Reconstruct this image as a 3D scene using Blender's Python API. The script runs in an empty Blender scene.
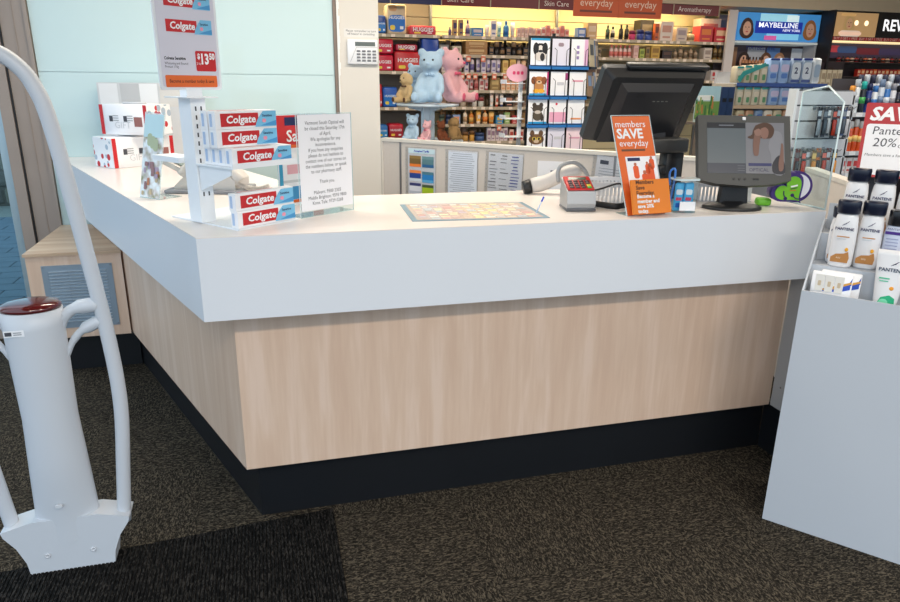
import bpy, bmesh, math, random
from mathutils import Matrix, Vector
random.seed(7)
S = bpy.context.scene
COL = S.collection
PI = math.pi

# ------------------------------------------------------------------ camera
F_PX, PITCH, ROLL, YAW, EYE = 687.3, .3090, .0113, math.radians(15.229), 1.6
cp, sp = math.cos(PITCH), math.sin(PITCH)
F0, R0, U0 = Vector((0, cp, -sp)), Vector((1, 0, 0)), Vector((0, sp, cp))
R1 = R0*math.cos(ROLL) + U0*math.sin(ROLL)
U1 = -R0*math.sin(ROLL) + U0*math.cos(ROLL)
YM = Matrix.Rotation(-YAW, 3, 'Z')
F0, R1, U1 = YM @ F0, YM @ R1, YM @ U1
cd = bpy.data.cameras.new('camera'); cam = bpy.data.objects.new('camera', cd); COL.objects.link(cam)
cd.sensor_width = 36; cd.lens = F_PX/900*36; cd.clip_start = .02; cd.clip_end = 200
m = Matrix((R1, U1, -F0)).transposed().to_4x4(); m.translation = Vector((0, 0, EYE))
cam.matrix_world = m
S.camera = cam

# ------------------------------------------------------------------ world, lights, exposure
S.view_settings.view_transform = 'Standard'; S.view_settings.look = 'None'
S.view_settings.gamma = 1; S.view_settings.use_curve_mapping = False
S.view_settings.exposure = 0.12
W = bpy.data.worlds.new('sky'); S.world = W; W.use_nodes = True
bg = W.node_tree.nodes['Background']; bg.inputs[0].default_value = (.66, .83, 1.0, 1); bg.inputs[1].default_value = 1.45

def area(name, loc, sx, sy, power, col, rot=(0, 0, 0)):
    l = bpy.data.lights.new(name, 'AREA'); l.shape = 'RECTANGLE'; l.size = sx; l.size_y = sy
    l.energy = power; l.color = col
    o = bpy.data.objects.new(name, l); COL.objects.link(o); o.location = loc; o.rotation_euler = rot
    return o
WARM = (1.0, .88, .73)
for (x, y, p) in ((-.2, -.7, 50), (1.6, -.7, 50), (-.1, 3.3, 28), (2.6, 1.6, 14), (1.5, 3.5, 34), (1.2, 6.2, 22), (3.8, 3.2, 20), (3.6, 5.8, 34), (6.2, 5.4, 48)):
    area('ceiling_lamp', (x, y, 2.93), 1.15, .28, p, WARM)

# ------------------------------------------------------------------ helpers
def lin(c):
    r = []
    for v in c:
        v /= 255.
        r.append(v/12.92 if v <= .04045 else ((v+.055)/1.055)**2.4)
    return tuple(r)
MATS = {}
def mat(name, rgb, rough=.5, metal=0., spec=.5, var=.05, vscale=8., bump=0., bscale=60., emit=0., coat=0.):
    if name in MATS: return MATS[name]
    m = bpy.data.materials.new(name); m.use_nodes = True; MATS[name] = m
    nt = m.node_tree; b = nt.nodes['Principled BSDF']
    c = lin(rgb)
    tc = nt.nodes.new('ShaderNodeTexCoord')
    n = nt.nodes.new('ShaderNodeTexNoise'); n.inputs['Scale'].default_value = vscale
    nt.links.new(tc.outputs['Object'], n.inputs['Vector'])
    mx = nt.nodes.new('ShaderNodeMix'); mx.data_type = 'RGBA'
    mx.inputs[6].default_value = tuple(max(0, v*(1-var)) for v in c)+(1,)
    mx.inputs[7].default_value = tuple(min(1, v*(1+var)) for v in c)+(1,)
    nt.links.new(n.outputs['Fac'], mx.inputs[0]); nt.links.new(mx.outputs[2], b.inputs['Base Color'])
    b.inputs['Roughness'].default_value = rough; b.inputs['Metallic'].default_value = metal
    b.inputs['Specular IOR Level'].default_value = spec
    if coat: b.inputs['Coat Weight'].default_value = coat
    if emit:
        nt.links.new(mx.outputs[2], b.inputs['Emission Color']); b.inputs['Emission Strength'].default_value = emit
    if bump:
        n2 = nt.nodes.new('ShaderNodeTexNoise'); n2.inputs['Scale'].default_value = bscale; n2.inputs['Detail'].default_value = 4
        nt.links.new(tc.outputs['Object'], n2.inputs['Vector'])
        bp = nt.nodes.new('ShaderNodeBump'); bp.inputs['Strength'].default_value = bump; bp.inputs['Distance'].default_value = .004
        nt.links.new(n2.outputs['Fac'], bp.inputs['Height']); nt.links.new(bp.outputs[0], b.inputs['Normal'])
    return m
def C(rgb, rough=.45):     # a plain coloured print / plastic
    return mat('print_%02x%02x%02x_%d' % (*rgb, int(rough*100)), rgb, rough, vscale=12, var=.04)
def clear(name, tint=(240, 248, 250), refl=.08, rough=.03):
    if name in MATS: return MATS[name]
    m = bpy.data.materials.new(name); m.use_nodes = True; MATS[name] = m
    nt = m.node_tree; nt.nodes.remove(nt.nodes['Principled BSDF']); out = nt.nodes['Material Output']
    t = nt.nodes.new('ShaderNodeBsdfTransparent'); t.inputs[0].default_value = lin(tint)+(1,)
    g = nt.nodes.new('ShaderNodeBsdfGlossy'); g.inputs['Roughness'].default_value = rough
    lw = nt.nodes.new('ShaderNodeLayerWeight'); lw.inputs[0].default_value = .5
    pw = nt.nodes.new('ShaderNodeMath'); pw.operation = 'POWER'; pw.inputs[1].default_value = 4
    fr = nt.nodes.new('ShaderNodeMath'); fr.operation = 'MULTIPLY_ADD'; fr.inputs[1].default_value = .5; fr.inputs[2].default_value = .03
    nt.links.new(lw.outputs['Facing'], pw.inputs[0]); nt.links.new(pw.outputs[0], fr.inputs[0])
    n = nt.nodes.new('ShaderNodeTexNoise'); n.inputs['Scale'].default_value = 3
    ma = nt.nodes.new('ShaderNodeMath'); ma.operation = 'MULTIPLY_ADD'
    ma.inputs[1].default_value = refl*.6; nt.links.new(n.outputs['Fac'], ma.inputs[0]); nt.links.new(fr.outputs[0], ma.inputs[2])
    mx = nt.nodes.new('ShaderNodeMixShader')
    nt.links.new(ma.outputs[0], mx.inputs[0]); nt.links.new(t.outputs[0], mx.inputs[1]); nt.links.new(g.outputs[0], mx.inputs[2])
    nt.links.new(mx.outputs[0], out.inputs[0])
    return m

I4 = Matrix.Identity(4)
def T(x=0, y=0, z=0): return Matrix.Translation((x, y, z))
def RX(a): return Matrix.Rotation(math.radians(a), 4, 'X')
def RY(a): return Matrix.Rotation(math.radians(a), 4, 'Y')
def RZ(a): return Matrix.Rotation(math.radians(a), 4, 'Z')
class MB:
    """collects shapes; build() links them as ONE mesh object"""
    def __init__(s): s.v = []; s.f = []; s.m = []; s.sm = []; s.mats = []
    def mi(s, m):
        if m is None: return 0
        if m not in s.mats: s.mats.append(m)
        return s.mats.index(m)
    def add(s, vs, fs, M=I4, mt=None, smooth=False):
        o = len(s.v); s.v += [tuple(M @ Vector(p)) for p in vs]
        k = s.mi(mt)
        for f in fs: s.f.append(tuple(o+i for i in f)); s.m.append(k); s.sm.append(smooth)
        return s
    def box(s, x0, x1, y0, y1, z0, z1, M=I4, mt=None):
        vs = [(x, y, z) for z in (z0, z1) for y in (y0, y1) for x in (x0, x1)]
        return s.add(vs, [(0,2,3,1), (4,5,7,6), (0,1,5,4), (2,6,7,3), (0,4,6,2), (1,3,7,5)], M, mt)
    def prism(s, poly, z0, z1, M=I4, mt=None, smooth=False):
        n = len(poly)
        if sum(poly[i][0]*poly[(i+1) % n][1]-poly[(i+1) % n][0]*poly[i][1] for i in range(n)) < 0: poly = poly[::-1]
        vs = [(p[0], p[1], z0) for p in poly]+[(p[0], p[1], z1) for p in poly]
        s.add(vs, [tuple(range(n-1, -1, -1)), tuple(range(n, 2*n))], M, mt)
        o = len(s.v)-2*n; k = s.mi(mt)
        for i in range(n):
            j = (i+1) % n; s.f.append((o+i, o+j, o+n+j, o+n+i)); s.m.append(k); s.sm.append(smooth)
        return s
    def rbox(s, x0, x1, y0, y1, z0, z1, r=.005, seg=2, M=I4, mt=None, smooth=True):
        bm = bmesh.new(); bmesh.ops.create_cube(bm, size=1)
        for v in bm.verts: v.co = Vector(((x0+x1)/2+v.co.x*(x1-x0), (y0+y1)/2+v.co.y*(y1-y0), (z0+z1)/2+v.co.z*(z1-z0)))
        bmesh.ops.bevel(bm, geom=bm.edges[:], offset=r, segments=seg, affect='EDGES', profile=.5)
        s.bm(bm, M, mt, smooth); return s
    def bm(s, bm, M=I4, mt=None, smooth=False):
        bm.verts.index_update()
        s.add([v.co[:] for v in bm.verts], [tuple(v.index for v in f.verts) for f in bm.faces], M, mt, smooth); bm.free(); return s
    def lathe(s, prof, seg=12, M=I4, mt=None, smooth=True, sx=1, sy=1):
        vs = []; fs = []; n = len(prof)
        for r, z in prof:
            for k in range(seg):
                a = 2*PI*k/seg; vs.append((r*math.cos(a)*sx, r*math.sin(a)*sy, z))
        for i in range(n-1):
            for k in range(seg):
                j = (k+1) % seg; fs.append((i*seg+k, i*seg+j, (i+1)*seg+j, (i+1)*seg+k))
        s.add(vs, fs, M, mt, smooth)
        s.add(vs[:seg], [tuple(range(seg-1, -1, -1))], M, mt); s.add(vs[-seg:], [tuple(range(seg))], M, mt); return s
    def ball(s, c, r, seg=12, M=I4, mt=None):
        rx, ry, rz = r if hasattr(r, '__len__') else (r, r, r); n = max(4, seg//2)
        prof = [(max(.02, math.sin(PI*i/n)), -math.cos(PI*i/n)) for i in range(n+1)]
        return s.lathe(prof, seg, M @ T(*c) @ Matrix.Diagonal((rx, ry, rz, 1)), mt)
    def tube(s, pts, r, seg=8, M=I4, mt=None, closed=False, flat=1.0):
        pts = [Vector(p) for p in pts]; n = len(pts); vs = []; fs = []
        rr = r if hasattr(r, '__len__') else [r]*n
        prev = None
        for i, p in enumerate(pts):
            a = pts[(i-1) % n] if (closed or i > 0) else p; b = pts[(i+1) % n] if (closed or i < n-1) else p
            t = (b-a).normalized()
            if prev is None:
                ref = Vector((0, 0, 1)) if abs(t.z) < .9 else Vector((0, 1, 0))
                nx = t.cross(ref).normalized()
            else: nx = (prev - t*prev.dot(t)).normalized()
            prev = nx; ny = t.cross(nx)
            for k in range(seg):
                an = 2*PI*k/seg; vs.append(tuple(p+nx*rr[i]*math.cos(an)+ny*rr[i]*flat*math.sin(an)))
        for i in range(n if closed else n-1):
            for k in range(seg):
                j = (k+1) % seg; i2 = (i+1) % n
                fs.append((i*seg+k, i*seg+j, i2*seg+j, i2*seg+k))
        s.add(vs, fs, M, mt, True)
        if not closed:
            s.add(vs[:seg], [tuple(range(seg-1, -1, -1))], M, mt); s.add(vs[-seg:], [tuple(range(seg))], M, mt)
        return s
    def data(s, name, m=None):
        me = bpy.data.meshes.new(name); me.from_pydata(s.v, [], s.f)
        for mm in (s.mats or [m]): me.materials.append(mm)
        me.polygons.foreach_set('material_index', s.m); me.polygons.foreach_set('use_smooth', s.sm)
        bm = bmesh.new(); bm.from_mesh(me); bmesh.ops.remove_doubles(bm, verts=bm.verts, dist=1e-6)
        bmesh.ops.recalc_face_normals(bm, faces=bm.faces); bm.to_mesh(me); bm.free(); me.update()
        return me
    def build(s, name, m=None, parent=None):
        return link(name, s.data(name, m), parent)
def link(name, data, parent=None, M=None):
    o = bpy.data.objects.new(name, data); COL.objects.link(o)
    if parent: o.parent = parent
    if M is not None: o.matrix_basis = M
    return o
def tag(o, label=None, cat=None, group=None, kind=None):
    if label: o['label'] = label
    if cat: o['category'] = cat
    if group: o['group'] = group
    if kind: o['kind'] = kind
    return o
def thing(name, label, cat, loc=(0, 0, 0), rz=0, group=None, M=None):
    o = link(name, None); o.empty_display_size = .05
    if M is not None: o.matrix_basis = M
    else: o.location = loc; o.rotation_euler = (0, 0, math.radians(rz))
    return tag(o, label, cat, group)
def struct(o): o['kind'] = 'structure'; return o
TXT = {}
def text(name, s, size, m, parent, M, align='CENTER', sx=1., bold=0., extrude=0., shear=0.):
    """flat lettering as a mesh; the local XY plane of M is the print plane"""
    key = (s, size, m.name, align, sx, bold, extrude, shear)
    if key not in TXT:
        c = bpy.data.curves.new('t', 'FONT'); c.body = s; c.size = size; c.align_x = align; c.align_y = 'CENTER'
        c.offset = bold; c.extrude = extrude; c.resolution_u = 2; c.shear = shear; c.space_line = .95
        o = bpy.data.objects.new('t', c); COL.objects.link(o)
        me = bpy.data.meshes.new_from_object(o.evaluated_get(bpy.context.evaluated_depsgraph_get()))
        COL.objects.unlink(o); bpy.data.objects.remove(o); bpy.data.curves.remove(c)
        for v in me.vertices: v.co.x *= sx
        me.name = name; me.materials.clear(); me.materials.append(m); TXT[key] = me
    return link(name, TXT[key], parent, M)
FRONT = RX(90)      # print plane standing up, read from -Y
def copy_tree(o, parent=None):
    c = o.copy(); COL.objects.link(c)
    if parent: c.parent = parent
    for ch in list(o.children): copy_tree(ch, c)
    return c
def quad_poly(w, h, r, n=4):
    """rounded rectangle outline centred at 0"""
    out = []
    for cx, cy, a0 in ((w/2-r, h/2-r, 0), (-w/2+r, h/2-r, 90), (-w/2+r, -h/2+r, 180), (w/2-r, -h/2+r, 270)):
        for k in range(n+1):
            a = math.radians(a0+90*k/n); out.append((cx+r*math.cos(a), cy+r*math.sin(a)))
    return out

# ------------------------------------------------------------------ surface materials
def wood_mat(name, c1, c2, c3, axis='Z'):
    m = bpy.data.materials.new(name); m.use_nodes = True; nt = m.node_tree; b = nt.nodes['Principled BSDF']
    tc = nt.nodes.new('ShaderNodeTexCoord'); mp = nt.nodes.new('ShaderNodeMapping')
    mp.inputs['Scale'].default_value = (16, 16, 1.1) if axis == 'Z' else (1.1, 16, 16)
    nt.links.new(tc.outputs['Object'], mp.inputs[0])
    n = nt.nodes.new('ShaderNodeTexNoise'); n.inputs['Scale'].default_value = 1.2; n.inputs['Detail'].default_value = 5; n.inputs['Distortion'].default_value = .6
    nt.links.new(mp.outputs[0], n.inputs[0])
    n2 = nt.nodes.new('ShaderNodeTexNoise'); n2.inputs['Scale'].default_value = 7; n2.inputs['Detail'].default_value = 3
    nt.links.new(mp.outputs[0], n2.inputs[0])
    cr = nt.nodes.new('ShaderNodeValToRGB'); e = cr.color_ramp.elements
    e[0].position = .32; e[0].color = lin(c1)+(1,); e[1].position = .66; e[1].color = lin(c3)+(1,)
    k = e.new(.5); k.color = lin(c2)+(1,)
    ad = nt.nodes.new('ShaderNodeMath'); ad.operation = 'MULTIPLY_ADD'; ad.inputs[1].default_value = .28
    sb = nt.nodes.new('ShaderNodeMath'); sb.operation = 'SUBTRACT'; sb.inputs[1].default_value = .14
    nt.links.new(n2.outputs['Fac'], ad.inputs[0]); nt.links.new(n.outputs['Fac'], ad.inputs[2]); nt.links.new(ad.outputs[0], sb.inputs[0])
    nt.links.new(sb.outputs[0], cr.inputs[0]); nt.links.new(cr.outputs[0], b.inputs['Base Color'])
    b.inputs['Roughness'].default_value = .42
    return m
def carpet_mat(name, dark, mid, light, sc=(38, 120, 40), bump=.9):
    m = bpy.data.materials.new(name); m.use_nodes = True; nt = m.node_tree; b = nt.nodes['Principled BSDF']
    tc = nt.nodes.new('ShaderNodeTexCoord'); mp = nt.nodes.new('ShaderNodeMapping'); mp.inputs['Scale'].default_value = sc
    nt.links.new(tc.outputs['Object'], mp.inputs[0])
    n = nt.nodes.new('ShaderNodeTexNoise'); n.inputs['Scale'].default_value = 1; n.inputs['Detail'].default_value = 1.5; n.inputs['Distortion'].default_value = 1.2
    nt.links.new(mp.outputs[0], n.inputs[0])
    f = nt.nodes.new('ShaderNodeTexNoise'); f.inputs['Scale'].default_value = 500
    nt.links.new(tc.outputs['Object'], f.inputs[0])
    cr = nt.nodes.new('ShaderNodeValToRGB'); e = cr.color_ramp.elements
    e[0].position = .40; e[0].color = lin(dark)+(1,); e[1].position = .64; e[1].color = lin(light)+(1,)
    k = e.new(.52); k.color = lin(mid)+(1,)
    nt.links.new(n.outputs['Fac'], cr.inputs[0]); nt.links.new(cr.outputs[0], b.inputs['Base Color'])
    ad = nt.nodes.new('ShaderNodeMath'); ad.operation = 'MULTIPLY_ADD'; ad.inputs[1].default_value = .4
    nt.links.new(f.outputs['Fac'], ad.inputs[0]); nt.links.new(n.outputs['Fac'], ad.inputs[2])
    bp = nt.nodes.new('ShaderNodeBump'); bp.inputs['Strength'].default_value = bump; bp.inputs['Distance'].default_value = .008
    nt.links.new(ad.outputs[0], bp.inputs['Height']); nt.links.new(bp.outputs[0], b.inputs['Normal'])
    b.inputs['Roughness'].default_value = .95; b.inputs['Specular IOR Level'].default_value = .1
    return m
M_wood = wood_mat('maple_laminate', (214, 182, 158), (220, 190, 166), (227, 199, 178))
M_woodh = wood_mat('maple_laminate_flat', (196, 166, 138), (210, 182, 154), (220, 198, 174), 'X')
M_carpet = carpet_mat('loop_pile_carpet', (34, 31, 26), (61, 55, 47), (106, 96, 81), (66, 150, 66))
M_ribs = carpet_mat('ribbed_mat_carpet', (14, 14, 14), (30, 29, 28), (58, 55, 52), (150, 45, 40), 1.0)
M_white = mat('white_laminate', (226, 228, 232), .35, var=.012, vscale=3, bump=.02, bscale=260)
M_top = mat('cream_worktop_laminate', (236, 228, 222), .28, var=.015, vscale=4)
M_kick = mat('black_kickboard', (22, 24, 28), .38, var=.15, vscale=5)
M_plaster = mat('painted_plaster', (218, 214, 206), .6, var=.02, vscale=5, bump=.05, bscale=180)
M_fabric = mat('beige_partition_fabric', (212, 204, 196), .9, var=.05, vscale=60, bump=.2, bscale=400)
M_alu = mat('grey_aluminium', (150, 152, 156), .35, metal=.8)
M_bronze = mat('bronze_door_frame', (158, 144, 134), .5, metal=.1, var=.08, vscale=3)
M_black = mat('black_plastic', (26, 27, 30), .42, var=.1, vscale=20)
M_dkgrey = mat('dark_grey_plastic', (58, 58, 58), .45, var=.05)
M_wplas = mat('white_plastic', (232, 234, 238), .3, var=.02)
M_wmetal = mat('white_powder_coat', (236, 240, 244), .35, var=.02)
M_paper = mat('white_paper', (240, 240, 244), .7, var=.01)
M_acr = clear('clear_acrylic')
M_aed = mat('acrylic_edge', (214, 230, 232), .15, var=.03)
M_ink = mat('grey_ink', (70, 72, 80), .7)
M_tileg = mat('aqua_back_painted_glass', (202, 224, 224), .06, spec=.6, var=.025, vscale=1.2, coat=.3)

# ------------------------------------------------------------------ setting
GY = 4.754                        # plane of the aqua glass wall
fl = struct(MB().box(-5, 9.5, -3, GY+.06, -.16, -.006).box(-1.24, 9.5, GY+.06, 9, -.16, -.006).build('floor', M_carpet))
tile = MB().box(-.2492, .2492, -.2492, .2492, -.006, 0).data('carpet_tile', M_carpet)
i = 0
for ix in range(-6, 7):
    for iy in range(0, 10):
        x, y = .42+ix*.5, .06+iy*.5
        if (x > .7 and y > 3) or (x > .2 and y > 3.3) or x < -2.6 and y < 1: continue
        if y > 4.8 : continue
        i += 1
        link('carpet_tile', tile, fl, T(x, y, 0) @ RZ(90*((ix+iy) % 2)))
struct(MB().box(-.10, 9.0, 8.45, 8.6, 0, 3.0).build('wall_back', mat('cream_slat_wall', (214, 204, 160), .55, var=.03)))
struct(MB().box(9.0, 9.15, -1, 8.6, 0, 3.0).build('wall_right', M_plaster))
struct(MB().box(-1.5, 9.15, -1.0, 8.6, 3.0, 3.1).build('ceiling', mat('white_ceiling', (206, 198, 184), .8)))
# aqua glass wall with recessed joint
w = struct(MB().box(-1.24, .50, GY+.012, GY+.10, 0, 3.0).build('wall_rear', M_aed))
for (z0, z1) in ((.0, 1.629), (1.632, 3.0)):
    MB().box(-1.238, .496, GY, GY+.012, z0, z1).build('glass_panel', M_tileg, w)
# pillar at the end of the glass wall
p = struct(MB().box(.520, .786, GY-.03, GY+.45, 0, 3.0).build('wall_pillar', M_plaster))
MB().box(.500, .519, GY-.012, GY+.10, 0, 3.0).build('metal_edge_trim', mat('brown_edge_metal', (150, 132, 120), .4, metal=.4), p)
fl2 = MB()
for k in range(46):
    z0 = 1.15+k*.04; wd = random.uniform(.004, .013) if 1.62 < z0 < 2.1 else random.uniform(.002, .005)
    fl2.box(.519, .519+wd+.006, GY-.036, GY-.030, z0, z0+.04)
fl2.build('flaking_paint_edge', mat('chipped_white_paint', (238, 238, 236), .8), p)
# bronze mullion + door to the left
struct(MB().box(-1.39, -1.242, GY-.01, GY+.07, 0, 3.0).box(-1.325, -1.319, GY-.014, GY-.01, 0, 3.).box(-1.262, -1.242, GY-.022, GY-.01, 0, 3.).build('trim_1', M_bronze))
d = struct(MB().box(-1.462, -1.40, GY-.03, GY+.06, 0, 3.0).box(-3.2, -3.1, GY-.03, GY+.06, 0, 3.0).box(-3.1, -1.462, GY-.03, GY+.06, 2.9, 3.0).box(-3.1, -1.462, GY-.03, GY+.06, 0, .1).build('door_1', M_bronze))
MB().box(-1.398, -1.391, GY-.02, GY+.05, 0, 3.0).build('gasket', M_black, d)
MB().box(-1.51, -1.463, GY-.005, GY+.035, .1, 2.9).box(-3.1, -3.05, GY-.005, GY+.035, .1, 2.9).build('leaf_stile', mat('pale_aluminium', (176, 196, 204), .3, metal=.5), d)
MB().box(-3.05, -1.51, GY+.01, GY+.018, .1, 2.9).build('pane', clear('door_glass', (214, 236, 240), .05), d)
# outside
pav = struct(MB().box(-16, -1.25, GY+.07, 22, -.2, -.055).box(-16, 9, -20, -3.02, -.2, -.055).box(-16, -5.02, -3.02, GY+.1, -.2, -.055).build('ground_outside', mat('paving_joint', (150, 148, 144), .9)))
pv = MB().box(-.195, .195, -.095, .095, -.055, -.03).data('paver', mat('blue_grey_paver', (112, 124, 140), .8, var=.12, vscale=5))
for iy in range(22):
    for ix in range(11):
        link('paver', pv, pav, T(-1.46-ix*.4-(iy % 2)*.2, GY+.35+iy*.2, 0))
wl = struct(MB().box(-12, -1.1, 10.4, 10.8, -.05, .95).build('wall_outside', mat('rough_stone', (112, 104, 98), .9, var=.25, vscale=9, bump=.6, bscale=14)))
st = [MB().rbox(-.24, .24, -.02, .06, -.10, .10, .02, 1, smooth=False).data('stone', mat('stone_%d' % q, c_, .9, var=.2, vscale=12, bump=.5, bscale=18)) for q, c_ in enumerate(((126, 116, 108), (106, 100, 96), (140, 130, 118)))]
for iz in range(4):
    for ix in range(12):
        link('stone', random.choice(st), wl, T(-1.6-ix*.5-(iz % 2)*.25, 10.40, .08+iz*.22))
# entrance mat insert
em = MB()
MEDGE = lambda x: 2.352+.085*(x-.172)
em.prism([(-3.2, -1.2), (.150, -1.2), (.176, MEDGE(.176)), (-3.2, MEDGE(-3.2))], .0002, .004)
o = em.build('entrance_mat', M_ribs)
tag(o, 'black ribbed entrance mat set against the patterned carpet in front of the counter', 'mat')
rib = MB()
for k in range(150):
    x = .165-k*.0125; rib.box(x-.0042, x+.0042, .6, MEDGE(x)-.004, .004, .0075)
rb = rib.build('rib', M_ribs, o); rb['kind'] = 'stuff'

# ------------------------------------------------------------------ service counter
TZ, AZ, KZ = 1.133, .8584, .2377
CX, CY, RXE, BY = -.213, 2.204, 2.129, 2.93
TB = math.tan(math.radians(21.161)); SB, CB = math.sin(math.radians(21.161)), math.cos(math.radians(21.161))
def outer(d, y): # x of the wing's outer face offset inward by d
    return CX - (y-CY)*TB + d/CB
def corner(d):
    y = CY+d; return (outer(d, y), y)
GE = GY-.004
def lpoly(d, xr, back=BY, gy=GE):
    inner = .726
    cx, cy = corner(d)
    return [(cx, cy), (xr, cy), (xr, back), (outer(inner, back), back), (outer(inner, gy), gy), (outer(d, gy), gy)]
sc = thing('service_counter', 'white and maple L-shaped service counter with black kickboard', 'counter', (0, 0, 0))
MB().prism(lpoly(0, RXE), TZ-.003, TZ).build('worktop', M_top, sc)
ap = MB()
ap.box(CX+.0, RXE, CY, CY+.022, AZ, TZ-.003)
ap.box(RXE-.022, RXE, CY+.022, BY, AZ, TZ-.003)
ap.prism(lpoly(.022, RXE-.022), AZ+.012, AZ+.03)
ap.build('front_apron', M_white, sc)
def slant(d0, d1, z0, z1, m, name):
    c0, c1 = corner(d0), corner(d1)
    MB().prism([c0, (outer(d0, GE), GE), (outer(d1, GE), GE), c1], z0, z1).build(name, m, sc)
slant(0, .022, AZ, TZ-.003, M_white, 'side_apron')
w0 = corner(.12); w1 = corner(.14)
MB().prism([w0, (2.118, w0[1]), (2.118, w1[1]), w1], KZ, AZ+.012).build('front_wood_panel', M_wood, sc)
slant(.12, .138, KZ, AZ+.012, M_wood, 'side_wood_panel')
MB().prism([corner(.14), (2.118, w1[1]), (2.118, BY-.1), (outer(.6, BY-.1), BY-.1), (outer(.6, GE), GE), (outer(.14, GE), GE)], KZ, KZ+.02).build('bottom_board', M_wood, sc)
k0, k1 = corner(.175), corner(.193)
MB().prism([k0, (2.14, k0[1]), (2.14, k1[1]), k1], 0, KZ).build('front_kickboard', M_kick, sc)
slant(.175, .193, 0, KZ, M_kick, 'side_kickboard')
MB().box(outer(.7, BY)+.02, 2.118, BY-.03, BY-.012, 0, AZ+.01).build('rear_panel', M_white, sc)

# grey return unit at the right end of the counter
gc = thing('return_cabinet', 'grey laminate cabinet end returning at the right end of the counter', 'cabinet', (2.122, 2.085, 0))
MB().box(0, .4, 0, .235, KZ, .85).build('body', mat('grey_laminate', (176, 174, 172), .5), gc)
MB().box(.019, .4, 0, .293, 0, KZ).build('kickboard', M_kick, gc)
MB().lathe([(.004, 0), (.004, .002)], 8, T(0, .19, .34) @ RY(-90)).build('screw_cap', C((120, 110, 104)), gc)

# low maple cabinet with vent grille by the door
lc = thing('vented_cabinet', 'low maple cabinet with grey louvred vent grille beside the door', 'cabinet', (0, 0, 0))
yb = GE-.012; yf = 3.95
MB().prism([(-1.235, yf), (outer(.118, yf)-.01, yf), (outer(.118, yb)-.01, yb), (-1.235, yb)], KZ, .70).build('body', M_wood, lc)
MB().prism([(-1.243, yf-.008), (outer(.118, yf)-.006, yf-.008), (outer(.118, yb)-.006, yb), (-1.243, yb)], .70, .716).build('top_board', M_woodh, lc)
MB().prism([(-1.20, yf+.13), (outer(.175, yf+.13)-.008, yf+.13), (outer(.175, yb)-.008, yb), (-1.20, yb)], 0, KZ).build('kickboard', M_kick, lc)
gp = MB().box(-1.166, -.823, yf-.004, yf, .296, .648).build('vent_plate', mat('grey_vent_steel', (150, 166, 180), .4, metal=.4), lc)
lou = MB().prism([(0, 0), (.006, .0), (.0, .008)], -.046, .046, RY(90) @ RZ(0)).data('louvre', mat('vent_louvre_steel', (206, 216, 222), .35, metal=.3))
for cxx in (-1.088, -.994, -.900):
    for k in range(17):
        link('louvre', lou, gp, T(cxx+.0, yf-.0045, .335+k*.0175) @ RZ(180))
for sx, sz in ((-1.157, .305), (-.832, .305), (-1.157, .64), (-.832, .64)):
    MB().lathe([(.004, 0), (.003, .002)], 8, T(sx, yf-.004, sz) @ RX(90)).build('screw', M_alu, gp)


def pan(parent, name, M, x, y, w, h, m, z=.0005, r=0):
    """a printed area lying in the XY plane of M, centred at x, y"""
    b = MB()
    if r: b.prism(quad_poly(w, h, r, 3), 0, .0004, T(x, y, z))
    else: b.box(x-w/2, x+w/2, y-h/2, y+h/2, z, z+.0004)
    return link(name, b.data(name, m), parent, M)
def smooth_path(pts, n=4):
    P = [Vector(p) for p in pts]; out = []
    for i in range(len(P)-1):
        a, b, c, d = P[max(i-1, 0)], P[i], P[i+1], P[min(i+2, len(P)-1)]
        for k in range(n):
            t = k/n
            out.append(.5*((2*b)+(c-a)*t+(2*a-5*b+4*c-d)*t*t+(3*b-a-3*c+d)*t**3))
    out.append(P[-1]); return out
ORANGE = C((226, 104, 40)); RED = C((196, 30, 36)); DRED = C((140, 28, 32)); BLUE = C((30, 84, 170)); SKY = C((120, 190, 226)); NAVY = C((24, 34, 84))
WH = C((242, 242, 244)); GREY = C((150, 152, 156)); BLK = C((22, 22, 24)); GRN = C((70, 170, 70)); TEAL = C((50, 160, 170)); PINK = C((232, 160, 180))
YEL = C((236, 208, 70)); INK = M_ink; BROWN = C((110, 70, 44)); CREAM = C((230, 216, 190)); PURP = C((70, 40, 130)); SKIN = C((214, 164, 134)); LGREY = C((206, 208, 212))

# ------------------------------------------------------------------ anti-theft pedestal
M_ped = mat('pedestal_white_plastic', (202, 206, 212), .38, var=.02, vscale=4)
pd = thing('security_pedestal', 'white plastic anti-theft gate pedestal with red lamp by the entrance', 'security gate', (-.715, 2.262, 0))
half = [(.13, 0), (.136, .05), (.158, .11), (.19, .158), (.195, .178), (.10, .203)]
poly = half+[(-x, z) for x, z in half[::-1]]
MB().prism(poly, -.045, .045, RX(90)).build('foot', M_ped, pd)
arch = [(.168, 0, .14), (.19, 0, .35), (.210, 0, .57), (.205, 0, .79), (.177, 0, 1.10), (.137, 0, 1.465), (.108, 0, 1.58), (.074, 0, 1.632), (.037, 0, 1.660), (0, 0, 1.668)]
arch = arch+[(-x, y, z) for x, y, z in arch[-2::-1]]
MB().tube(smooth_path(arch, 5), .0225, 14, T(0, 0, 0)).build('arch_tube', M_ped, pd)
bd = MB(); vs = []; fs = []; NA = 28; NZ = 14
for j in range(NZ+1):
    for k in range(NA):
        a = 2*PI*k/NA; cx_, sy_ = math.cos(a), math.sin(a)
        zb = .195-.095*(1-abs(cx_)**1.3) if sy_ < 0 else .19
        z = zb+(.925-zb)*j/NZ; t = (z-.19)/.735
        wd = .098-.018*min(1, t/.5) if t < .5 else .080+.007*(t-.5)/.5
        dp = .0475+.0165*min(1, max(0, t)/.25)+.006*max(0, t)
        vs.append((wd*cx_, dp*sy_, z))
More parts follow.
